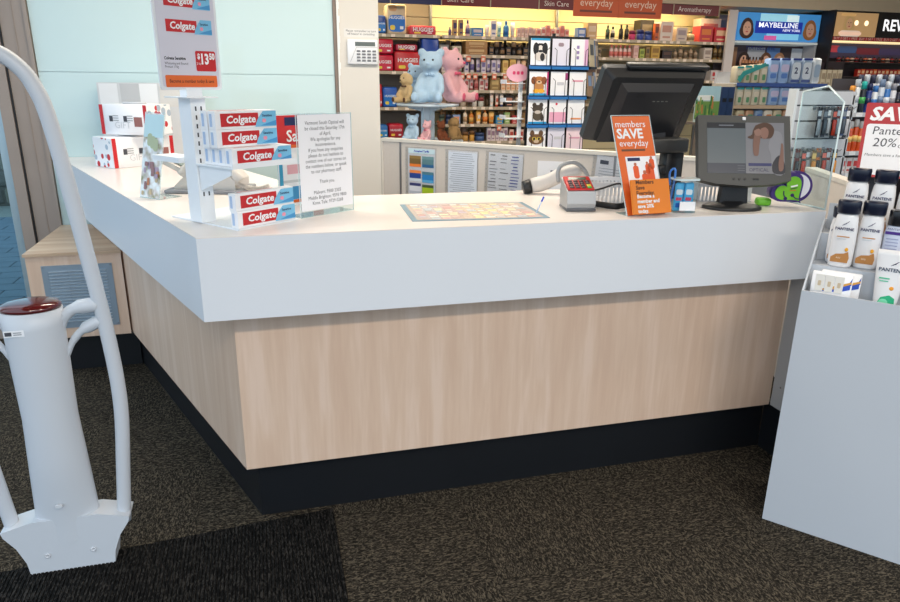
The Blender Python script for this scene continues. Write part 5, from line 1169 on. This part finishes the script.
# white tiered stand left of the spinner
wt = thing('tiered_stand', 'white tiered stand with a pink oval topper beside the card spinner', 'display stand', (aY(520, 100, YC+.15).x, YC+.15, 0))
MB().box(-.012, .012, -.012, .012, 0, aY(524, 78, YC+.15).z).build('post', M_wmetal, wt)
for v in (83, 101, 118, 136):
    z = aY(516, v, YC+.15).z
    MB().box(-.13, .012, -.06, .06, z-.006, z).box(-.13, -.126, -.06, .06, z, z+.022).build('shelf', M_wmetal, wt)
zt_ = aY(521, 73, YC+.15).z
link('topper', MB().lathe([(1, 0), (1, .006)], 24, Matrix.Diagonal((.085, .06, 1, 1))).data('topper', C((236, 180, 196))), wt, T(-.03, -.016, zt_) @ RX(90))
[pan(wt, 'topper_print', T(-.03, -.0225, zt_) @ FRONT, -.03+k*.03, 0, .02, .022, C((214, 60, 110)), .0004, .006) for k in range(3)]
MB().lathe([(.07, 0), (.07, .015), (.03, .03)], 16).build('base', M_wmetal, wt)

# ------------------------------------------------------------------ orange hanging banner
YO = 5.6
bx0, bx1 = aY(573.5, 8, YO).x, aY(662, 8, YO).x; bz = aY(617, 17.6, YO).z
hb_ = thing('hanging_banner', 'orange members save everyday banner hanging above the till', 'banner', ((bx0+bx1)/2, YO, bz))
bw = bx1-bx0
for k in (-1, 1):
    pnl = link('panel', MB().box(-bw/4+.001, bw/4-.001, 0, .006, 0, .42).data('panel', C((214, 92, 40))), hb_, T(k*bw/4, 0, 0))
    f = FRONT
    text('lettering', 'everyday', .082, C((246, 214, 186)), pnl, f @ T(0, .105, .0006)); pan(pnl, 'caption_strip', f, 0, .042, bw*.36, .016, C((120, 60, 40)), .0006)
    text('lettering', 'SAVE', .12, WH, pnl, f @ T(0, .215, .0006), bold=.004); text('lettering', 'members', .08, C((246, 214, 186)), pnl, f @ T(0, .32, .0006))
    MB().tube([(k*bw/4, .003, .42), (k*bw/4, .003, 3.0-bz)], .003, 5).build('hanging_wire', M_alu, hb_)

# ------------------------------------------------------------------ bulkhead
zb_ = aY(800, 8.5, 7.55).z
struct(MB().box(aY(664, 5, 7.55).x+.0, 9.0, 7.62, 8.44, zb_, 3.0).build('trim_2', mat('cream_bulkhead', (206, 188, 160), .7)))
struct(MB().box(-.1, aY(664, 5, 7.55).x-.002, 7.70, 8.44, zs0+.20, 3.0).build('trim_3', mat('cream_bulkhead', (206, 188, 160))))

# ------------------------------------------------------------------ make-up units
def face_print(t, M, s, hair, skin=(206, 160, 136)):
    for k, (x, y, a, b, c_) in enumerate(((0, .0, .62, .80, hair), (0, -.25, .7, .6, hair), (.02, -.04, .40, .56, skin), (-.13, .06, .07, .035, (50, 36, 36)), (.17, .06, .07, .035, (50, 36, 36)), (.02, -.30, .13, .05, (180, 60, 70)), (.03, -.10, .05, .12, tuple(int(c*.92) for c in skin)))):
        link('face_print', MB().lathe([(1, 0), (1, .0004)], 16, Matrix.Diagonal((a*s, b*s, 1, 1))).data('face_print', mat('face_%02x%02x%02x' % c_, c_, .35, emit=.12)), t, M @ T(x*s, y*s, .0008+k*.0006))
YM_ = 7.7
mx0, mx1 = aY(737, 30, YM_).x, aY(818, 30, YM_).x; mw = mx1-mx0
mz0, mz1 = aY(778, 41, YM_).z, aY(778, 13.5, YM_).z; mh = mz1-mz0
mk = thing('makeup_stand', 'makeup stand with blue illuminated header between white end panels', 'display stand', ((mx0+mx1)/2, YM_, 0))
wx = aY(724, 60, YM_).x
MB().box(wx-(mx0+mx1)/2, -mw/2-.01, .0, .03, 0, mz1+.02).build('end_panel', C((216, 206, 202)), mk)
MB().box(-mw/2, mw/2, .38, .40, 0, mz1).build('back_panel', C((120, 110, 116)), mk)
MB().box(mw/2, mw/2+.02, 0, .40, 0, mz1).build('side_panel', C((176, 180, 186)), mk)
hd_ = link('header_box', MB().box(-mw/2, mw/2, -.02, .10, mz0, mz1).data('header_box', mat('lit_header', (60, 130, 190), .3, emit=.5)), mk)
f = T(0, -.0205, (mz0+mz1)/2) @ FRONT
def lit(rgb, e=.5): return mat('lit_%02x%02x%02x' % rgb, rgb, .3, emit=e)
for k, (x, y, a, b, c_) in enumerate(((-.05, .3, .9, .35, (150, 206, 226)), (.1, -.35, .8, .22, (120, 190, 226)), (-.2, -.4, .3, .16, (200, 90, 150)), (.30, .32, .3, .25, (210, 236, 240)))):
    pan(hd_, 'header_print', f, x*mw*.5, y*mh, a*mw*.5, b*mh, lit(c_), .0004+k*.0004)
pan(hd_, 'header_print', f, -mw*.01, -.02*mh, mw*.58, mh*.44, lit((26, 50, 150)), .0024)
text('header_lettering', 'MAYBELLINE', mh*.26, lit((236, 240, 250), .8), hd_, f @ T(-mw*.02, .06*mh, .004), sx=1.25, bold=.0008); text('header_lettering', 'NEW YORK', mh*.13, lit((236, 240, 250), .8), hd_, f @ T(mw*.15, -.12*mh, .004), sx=1.2)
face_print(hd_, f @ T(-mw*.40, -.02, .003), mh*.46, (60, 34, 28)); face_print(hd_, f @ T(mw*.38, -.02, .003), mh*.46, (150, 100, 60))
def mz(v): return aY(778, v, YM_).z
MB().box(-mw/2, mw/2, -.03, .38, mz(44), mz(42)).build('lit_shelf', lit((196, 206, 206), .25), mk)
gp = link('graphic_panel', MB().box(-mw/2+.01, mw/2-.01, .20, .21, mz(86), mz(45)).data('graphic_panel', C((70, 56, 66))), mk)
f = T(0, .1995, (mz(86)+mz(45))/2) @ FRONT; gh = mz(45)-mz(86)
for x, w_, c_ in ((-.40, .12, (150, 110, 80)), (-.1, .22, (176, 180, 190)), (.12, .18, (90, 130, 190)), (.30, .2, (60, 50, 54)), (.42, .14, (196, 206, 216))): pan(gp, 'graphic_print', f, x*mw, .1*gh, w_*mw, gh*.7, C(c_), .0004+abs(x)*.003)
for x, hc in ((-.25, (40, 26, 24)), (.03, (90, 60, 40)), (.2, (150, 110, 80))): face_print(gp, f @ T(x*mw, .1*gh, .004), gh*.30, hc)
text('graphic_lettering', 'MAYBELLINE', .07, C((40, 60, 150)), gp, f @ T(-.05*mw, gh*.44, .004), sx=1.1)
for v in (70, 87): MB().box(-mw/2, mw/2, .02, .19, mz(v+1), mz(v)).build('product_shelf', C((190, 170, 150)), mk)
wM = 'on the makeup stand'
G3 = 'makeup on the blue header stand'
for k in range(7): prod('bottle', 'slim foundation bottle', wM, G3, 738.5+k*3.2, 741.3+k*3.2, 12, mz(70), YM_+.03, (190, 130, 90), (60, 40, 34))
for k in range(5): prod('box', 'red lipstick tray', wM, G3, 788+k*5.4, 792.6+k*5.4, 5+2*(k % 3), mz(70), YM_+.03, (190, 40, 50), (226, 200, 190))
for k in range(5): prod('jar', 'small dark pot', wM, G3, 760+k*5, 764+k*5, 5, mz(70), YM_+.03, (60, 50, 60), (150, 140, 160))

YR_ = 7.5
rx0, rx1 = aY(833, 30, YR_).x, aY(960, 30, YR_).x; rw = rx1-rx0
def rz_(v): return aY(860, v, YR_).z
rv = thing('black_makeup_stand', 'tall black makeup stand with gold portrait header at the right edge', 'display stand', ((rx0+rx1)/2, YR_, 0))
MB().box(-rw/2-.03, -rw/2, -.02, .19, 0, rz_(11)).build('side_panel', C((24, 22, 26)), rv); MB().box(rw/2, rw/2+.03, -.02, .19, 0, rz_(11)).build('side_panel', C((24, 22, 26)), rv)
MB().box(-rw/2, rw/2, .17, .19, 0, rz_(11)).build('back_panel', C((34, 28, 34)), rv)
hb2 = link('header_box', MB().box(-rw/2, rw/2, 0, .169, rz_(41), rz_(11)).data('header_box', mat('black_gloss_header', (18, 16, 18), .2)), rv)
f = T(-rw/2, -.0004, (rz_(41)+rz_(11))/2) @ FRONT; hh = rz_(11)-rz_(41)
def ru(u): return aY(u, 30, YR_).x-rx0
pw_ = ru(876)-ru(832)
link('portrait_print', MB().box(ru(832), ru(876), -.36*hh, .44*hh, .0004, .0008).data('portrait_print', lit((176, 140, 96), .45)), hb2, f)
face_print(hb2, f @ T(ru(848), .08*hh, .001), hh*.34, (200, 166, 110), (216, 170, 130)); pan(hb2, 'portrait_print', f, ru(846), .36*hh, .22, .10*hh, lit((206, 180, 130), .3), .006, .03)
pan(hb2, 'portrait_print', f, ru(850), -.26*hh, .34, .2*hh, lit((226, 206, 190), .3), .006, .05)
for x in (855, 865): pan(hb2, 'portrait_print', f, ru(x), .1*hh, .06, .06, lit((250, 230, 190), 1.2), .005, .028)
text('header_lettering', 'REVLON', hh*.54, lit((244, 244, 246), .8), hb2, f @ T(ru(882), .04*hh, .0012), 'LEFT', bold=.004)
pan(hb2, 'red_strip', f, rw/2, -.43*hh, rw, .11*hh, C((170, 30, 36)), .0010)
text('strip_lettering', 'BUY 2 GET 1 FREE  BUY 2 GET 1 FREE  BUY 2 GET 1 FREE', .045, C((230, 200, 190)), hb2, f @ T(.03, -.43*hh, .0018), 'LEFT')
MB().box(-rw/2, rw/2, -.01, .169, rz_(42.6), rz_(41.2)).build('lit_edge', lit((250, 226, 170), .8), rv)
gp2 = link('graphic_panel', MB().box(-rw/2, rw/2, .15, .16, rz_(58), rz_(43)).data('graphic_panel', C((70, 60, 90))), rv)
f = T(-rw/2, .1495, rz_(50)) @ FRONT
for x, w_, c_ in ((.15, .3, (200, 70, 90)), (.4, .3, (60, 90, 150)), (.75, .4, (120, 40, 60)), (1.1, .4, (70, 60, 110))): pan(gp2, 'graphic_print', f, x, random.uniform(-.02, .02), w_, .08, C(c_), .0004+x*.0006, .03)
for v in (62, 76.5, 90, 104): MB().box(-rw/2, rw/2, .02, .169, rz_(v+1.0), rz_(v)).build('product_shelf', C((60, 50, 50)), rv)
po = link('portrait_panel', MB().box(ru(822)-rw/2+.05, ru(851)-rw/2, .012, .018, rz_(92), rz_(63)).data('portrait_panel', C((44, 34, 40))), rv)
face_print(po, T(ru(838)-rw/2, .0115, rz_(76)) @ FRONT, .13, (40, 26, 24))
wV = 'on the black makeup stand'; G4 = 'makeup on the black stand'
for k in range(16): prod('bottle', 'small nail polish bottle', wV, G4, 832+k*4.4, 835.8+k*4.4, 5, rz_(62), YR_+.02, ((150, 30, 40), (60, 20, 30), (190, 90, 60), (206, 170, 150))[k % 4], (20, 18, 20))
for k in range(12): prod('box', 'red lipstick carton', wV, G4, 853+k*4, 856.4+k*4, 7, rz_(76.5), YR_+.02, ((170, 40, 30), (206, 90, 40), (150, 30, 34))[k % 3], (230, 190, 150))
for k in range(9): prod('box', 'black mascara carton', wV, G4, 853+k*5.2, 857.4+k*5.2, 8, rz_(90), YR_+.02, (40, 32, 34), ((206, 170, 110), (170, 60, 60))[k % 2])
for k in range(4): prod('box', 'beige compact carton', 'in front of the dark portrait panel', G4, 818+k*5.3, 822.6+k*5.3, 16, rz_(87), YR_-.12, (196, 184, 160), (150, 136, 116))
MB().box(ru(815)-rw/2, ru(842)-rw/2, -.14, -.02, rz_(88.5), rz_(87.2)).build('front_shelf', C((150, 140, 130)), rv)

# ------------------------------------------------------------------ tissue gondola
YT = 5.5
def tzv(v): return aY(780, v, YT).z
gx0, gx1 = aY(736, 90, YT).x, aY(826, 90, YT).x; gw = gx1-gx0
tg = thing('baby_care_gondola', 'freestanding gondola of teal and blue packs behind the customer screen', 'shelving', ((gx0+gx1)/2, YT, 0))
MB().box(-gw/2, gw/2, .30, .33, 0, tzv(72)).build('back_panel', C((170, 172, 176)), tg)
for v in (83.5, 105.5, 128): 
    shf = MB().box(-gw/2, gw/2, 0, .299, tzv(v)-.012, tzv(v)).build('shelf', M_wmetal, tg); MB().box(-gw/2, gw/2, -.008, -.0005, tzv(v)-.028, tzv(v)+.002).build('ticket_rail', C((60, 90, 160)) if v < 100 else C((206, 180, 150)), shf)
MB().box(-gw/2, gw/2, .0, .30, 0, .12).build('base', M_shelfd, tg)
def bag(u0, u1, v0, v1, col, label, pr_=[], y=YT, nm='baby_care_pack', cat='pack', dep=.09, g='packs on the baby care gondola', txt=None, tc=NAVY):
    pa_, pb_ = aY(u0, v0, y), aY(u1, v0, y); w_ = (pb_.x-pa_.x)*.95; z0 = tzv(v1); h_ = pa_.z-z0
    t = thing(nm, label, cat, ((pa_.x+pb_.x)/2, y+.012, z0+.0008), group=g)
    MB().rbox(-w_/2, w_/2, 0, dep, 0, h_, min(w_, h_, dep)*.22, 2).build('pack', C(col, .3), t)
    f = T(0, -.0004, 0) @ FRONT
    for (x, y_, a, b, c_) in pr_: pan(t, 'print', f, x*w_, y_*h_, a*w_, b*h_, C(c_, .3), .0006, min(a*w_, b*h_)*.3)
    if txt: text('lettering', txt, h_*.34, tc, t, f @ T(0, h_*.5, .0014), bold=.002)
    return t
MB().box(-gw/2-.02, -gw/2, 0, .33, 0, tzv(84)).build('end_panel', C((176, 168, 152)), tg)
MB().prism([(-gw/2, tzv(80)), (-gw/2+.05, tzv(72)), (-gw/2+.27, tzv(63)), (-gw/2+.27, tzv(67)), (-gw/2+.07, tzv(76)), (-gw/2+.03, tzv(83))], -.002, .004, RX(90)).build('header_card', C((50, 156, 150)), tg)
tealp = [(0, .6, .7, .3, (226, 214, 190)), (0, .3, .4, .3, (90, 150, 100)), (0, .92, .9, .12, (40, 150, 150))]
for k in range(4): bag(738+k*8.2, 745.8+k*8.2, 66+k*-.8, 83.5, (196, 186, 160), ORD[k]+' beige and teal pack from the left on the upper gondola shelf', tealp)
for k in range(4): bag(738+k*8.2, 745.8+k*8.2, 87, 105.5, (206, 200, 180), ORD[k]+' beige and teal pack from the left on the lower gondola shelf', tealp)
bluep = [(0, .6, .8, .3, (206, 196, 226)), (.0, .3, .6, .2, (90, 130, 200)), (0, .95, .9, .08, (40, 60, 140))]
twop = [(0, .5, .86, .66, (216, 224, 232)), (0, .95, .9, .08, (40, 60, 140)), (0, .1, .9, .1, (70, 90, 150))]
for r_, (v0, v1, nm_) in enumerate(((58, 83.5, 'upper'), (86, 105.5, 'lower'))):
    for k in range(2): bag(771.5+k*11, 782+k*11, v0, v1, (150, 180, 220), ('left' if k == 0 else 'right')+' pale blue wipes pack on the '+nm_+' gondola shelf', bluep)
    for k in range(2): bag(794+k*10.8, 804.3+k*10.8, v0, v1, (150, 170, 196), ('left' if k == 0 else 'right')+' silver pack printed with a number two on the '+nm_+' gondola shelf', twop, txt='2')
    bag(816, 824.5, v0, v1, (206, 214, 220), 'clear wrapped pack at the right end of the '+nm_+' gondola shelf', [(0, .5, .7, .5, (160, 180, 200))])
for k in range(9): bag(738+k*9.4, 746.6+k*9.4, 110, 128, ((200, 190, 160), (190, 150, 120), (120, 150, 190), (226, 220, 206))[k % 4], ORD[k]+' small pack from the left on the bottom gondola shelf', [(0, .6, .7, .3, ((210, 120, 60), (70, 150, 110), (60, 100, 180))[k % 3])])
# landscape poster and folders beside the gondola
YL = 5.0
la, lb2 = aY(697.5, 86, YL), aY(721.5, 86, YL); lz0 = aY(710, 122, YL).z
lp = thing('landscape_poster', 'small landscape poster of grass and sky beside the gondola', 'poster', ((la.x+lb2.x)/2, YL, lz0)); lw_ = lb2.x-la.x; lh_ = la.z-lz0
MB().box(-lw_/2, lw_/2, 0, .01, 0, lh_).build('board', C((190, 206, 200)), lp)
f = T(0, -.0004, 0) @ FRONT
pan(lp, 'sky_print', f, 0, lh_*.80, lw_, lh_*.4, C((170, 206, 216)), .0002); pan(lp, 'cloud_print', f, -lw_*.1, lh_*.68, lw_*.7, lh_*.14, C((240, 244, 240)), .0008, .02)
pan(lp, 'grass_print', f, 0, lh_*.33, lw_, lh_*.5, C((110, 150, 80)), .0006)
for k in range(26): pan(lp, 'grass_print', f, random.uniform(-.48, .48)*lw_, random.uniform(.05, .6)*lh_, .012, random.uniform(.04, .09), C(random.choice([(80, 140, 70), (150, 170, 90), (190, 130, 80), (60, 120, 70)])), .0010+k*.0002)
MB().box(-lw_/2, lw_/2, -.02, .12, -.02, -.0005).box(-.03, .03, .03, .09, -lz0, -.02).build('support', M_shelfd, lp)
for k in range(2):
    pa_, pb_ = aY(723+k*6.3, 87, YL), aY(729+k*6.3, 87, YL)
    t = thing('book', ('left' if k == 0 else 'right')+' navy blue folder beside the landscape poster', 'book', ((pa_.x+pb_.x)/2, YL+.0, lz0+.0005), group='navy folders by the poster'); w_ = pb_.x-pa_.x
    MB().box(-w_/2, w_/2, 0, .09, 0, pa_.z-lz0).build('cover', C((36, 60, 100)), t); pan(t, 'spine_label', T(0, -.0004, 0) @ FRONT, 0, .17, w_*.7, .03, C((20, 26, 40)), .0004)
MB().box(lw_/2+.002, lw_/2+.13, -.02, .12, -.02, -.0005).build('ledge', M_shelfd, lp)

# ------------------------------------------------------------------ slatwall gondola and deodorant shelves
YS_ = 3.9
def sx_(u, v=130): return aY(u, v, YS_).x
def sz_(v): return aY(825, v, YS_).z
wg = thing('slatwall_gondola', 'white slatwall gondola with hanging accessories behind the acrylic screen', 'shelving', ((sx_(792)+sx_(850))/2, YS_, 0)); ww = sx_(850)-sx_(792)
MB().box(-ww/2, ww/2, .022, .06, 0, sz_(90)).build('back_board', C((90, 92, 96)), wg)
prev = 0
grooves = [196, 176, 157.5, 139, 121.5, 106, 91]
zz_ = [0]+[sz_(v) for v in grooves]
for a, b in zip(zz_[:-1], zz_[1:]): MB().box(-ww/2, ww/2, 0, .02, a+.008, b-.002).build('slat_board', mat('white_slat_board', (206, 208, 212), .4), wg)
MB().box(-ww/2-.02, -ww/2, -.01, .06, 0, sz_(89)).build('edge_strip', mat('frosted_strip', (226, 232, 234), .3), wg)
hook = MB().tube([(0, .0, 0), (0, -.10, 0), (0, -.115, .012)], .0025, 5).box(-.012, .012, -.003, 0, -.012, .012).data('hook', M_alu)
def hung(u0, u1, v0, v1, col, label, c2, n):
    x0, x1 = sx_(u0-6), sx_(u1-6); z1_, z0 = sz_(v0), sz_(v1); w_ = (x1-x0)*.92
    h_o = link('hook', hook, wg, T((x0+x1)/2-wg.location.x, -.0005, z1_-.004))
    t = thing('accessory_pack', label, 'hair accessory', ((x0+x1)/2, YS_-.055-.012*(n % 2), z0), group='hanging accessory packs')
    hh_ = z1_-z0
    b = MB().box(-w_/2, w_/2, -.001, .001, 0, hh_-.010).box(-w_/2, -.005, -.001, .001, hh_-.010, hh_+.004).box(.005, w_/2, -.001, .001, hh_-.010, hh_+.004); b.build('card', C(col, .25), t)
    MB().rbox(-w_*.36, w_*.36, -.016, -.001, hh_*.08, hh_*.62, .005, 2).build('blister', C(c2, .12), t)
    pan(t, 'header_print', T(0, -.001, 0) @ FRONT, 0, hh_*.8, w_*.8, hh_*.18, C(tuple(min(255, c+60) for c in c2), .3), .0004)
r1 = [(40, 40, 46), (60, 60, 70), (90, 100, 110), (30, 30, 34), (120, 40, 34), (60, 80, 120), (40, 34, 40)]
for k in range(7): hung(814.5+k*4.6, 819+k*4.6, 107+(k % 2), 137-(k % 3), r1[k], ORD[k]+' hanging pack from the left in the upper accessory row', ((150, 160, 170), (70, 80, 90), (206, 206, 210), (190, 60, 40))[k % 4], k)
r2 = [(110, 30, 28), (40, 36, 40), (90, 84, 80), (150, 120, 70), (226, 120, 30), (60, 56, 60), (120, 40, 30), (50, 50, 60)]
for k in range(8): hung(799+k*5.1, 804+k*5.1, 148+(k % 2), 177-(k % 3), r2[k], ORD[k]+' hanging pack from the left in the lower accessory row', ((40, 34, 36), (190, 60, 40), (160, 160, 166), (226, 150, 60))[k % 4], k)
dx0, dx1 = sx_(849), sx_(930); dw = dx1-dx0
ds = thing('deodorant_shelving', 'white shelving of deodorants and sprays behind the save sign', 'shelving', ((dx0+dx1)/2, YS_, 0))
MB().box(-dw/2, dw/2, .20, .22, 0, sz_(78)).build('back_panel', mat('dark_back', (70, 66, 70), .6), ds)
MB().box(-dw/2-.012, -dw/2, 0, .22, 0, sz_(95)).build('side_panel', M_wmetal, ds)
for v in (113, 152, 174):
    shf = MB().box(-dw/2, dw/2, 0, .199, sz_(v)-.010, sz_(v)).build('shelf', M_wmetal, ds); MB().box(-dw/2, dw/2, -.006, -.0005, sz_(v)-.026, sz_(v)+.003).build('ticket_rail', C((196, 198, 202)), shf)
    for k in range(5):
        MB().box(-dw/2+.03+k*.085, -dw/2+.08+k*.085, -.0085, -.0065, sz_(v)-.024, sz_(v)+.001).build('price_ticket', C((240, 240, 240)), shf)
def sprod(kind, desc, where, u0, u1, h, v, c1, c2, c3=None, dy=0): prod(kind, desc, where, 'sprays and deodorants', u0, u1, h, sz_(v), YS_+dy, c1, c2, 'deodorant_'+kind, 'deodorant', c3, rough=.25)
wd1 = 'on the upper deodorant shelf'
dl = [(852.5, (40, 120, 170), (226, 150, 60), 'blue roll-on'), (857, (226, 230, 232), (180, 190, 200), 'white spray'), (863.5, (30, 36, 44), (40, 180, 170), 'black and teal spray'), (869.5, (40, 60, 130), (30, 40, 80), 'navy spray'), (875.5, (226, 232, 238), (60, 120, 190), 'white and blue spray'), (881.5, (206, 216, 228), (120, 140, 170), 'silver spray'), (887.5, (60, 120, 190), (226, 232, 240), 'bright blue spray'), (893.5, (226, 226, 232), (150, 150, 160), 'white capped spray'), (899.5, (40, 40, 60), (20, 20, 30), 'dark spray'), (905.5, (190, 200, 210), (60, 70, 90), 'grey spray')]
for k, (u, c1, c2, d_) in enumerate(dl): sprod('can', d_, wd1, u, u+5.4, 26+6*((k*3) % 4)/3, 113, c1, c2, (70, 170, 90) if k == 2 else None)
for k in range(9): sprod('can', 'rear row silver blue spray', wd1, 859+k*6, 864.4+k*6, 36, 113, ((206, 212, 222), (70, 100, 170), (226, 230, 236))[k % 3], ((60, 60, 80), (206, 212, 220))[k % 2], None, .09)
wd2 = 'on the lower deodorant shelf'
for k in range(4): sprod('can', 'orange spray can', wd2, 853+k*5.2, 857.8+k*5.2, 31-2*(k % 2), 152, (206, 80, 30), (230, 226, 220), (240, 200, 120))
for k in range(3): sprod('can', 'blue spray can', wd2, 874+k*5.2, 878.8+k*5.2, 29, 152, (60, 120, 190), (226, 232, 240), (190, 206, 226))
for k in range(4): sprod('can', 'white spray can', wd2, 890+k*5.2, 894.8+k*5.2, 29, 152, (220, 222, 228), (120, 130, 150))
for k in range(6): sprod('box', 'red and white packet', 'on the bottom deodorant shelf', 853+k*6.4, 859+k*6.4, 15, 174, (226, 216, 212), (190, 50, 44))
finish_labels()
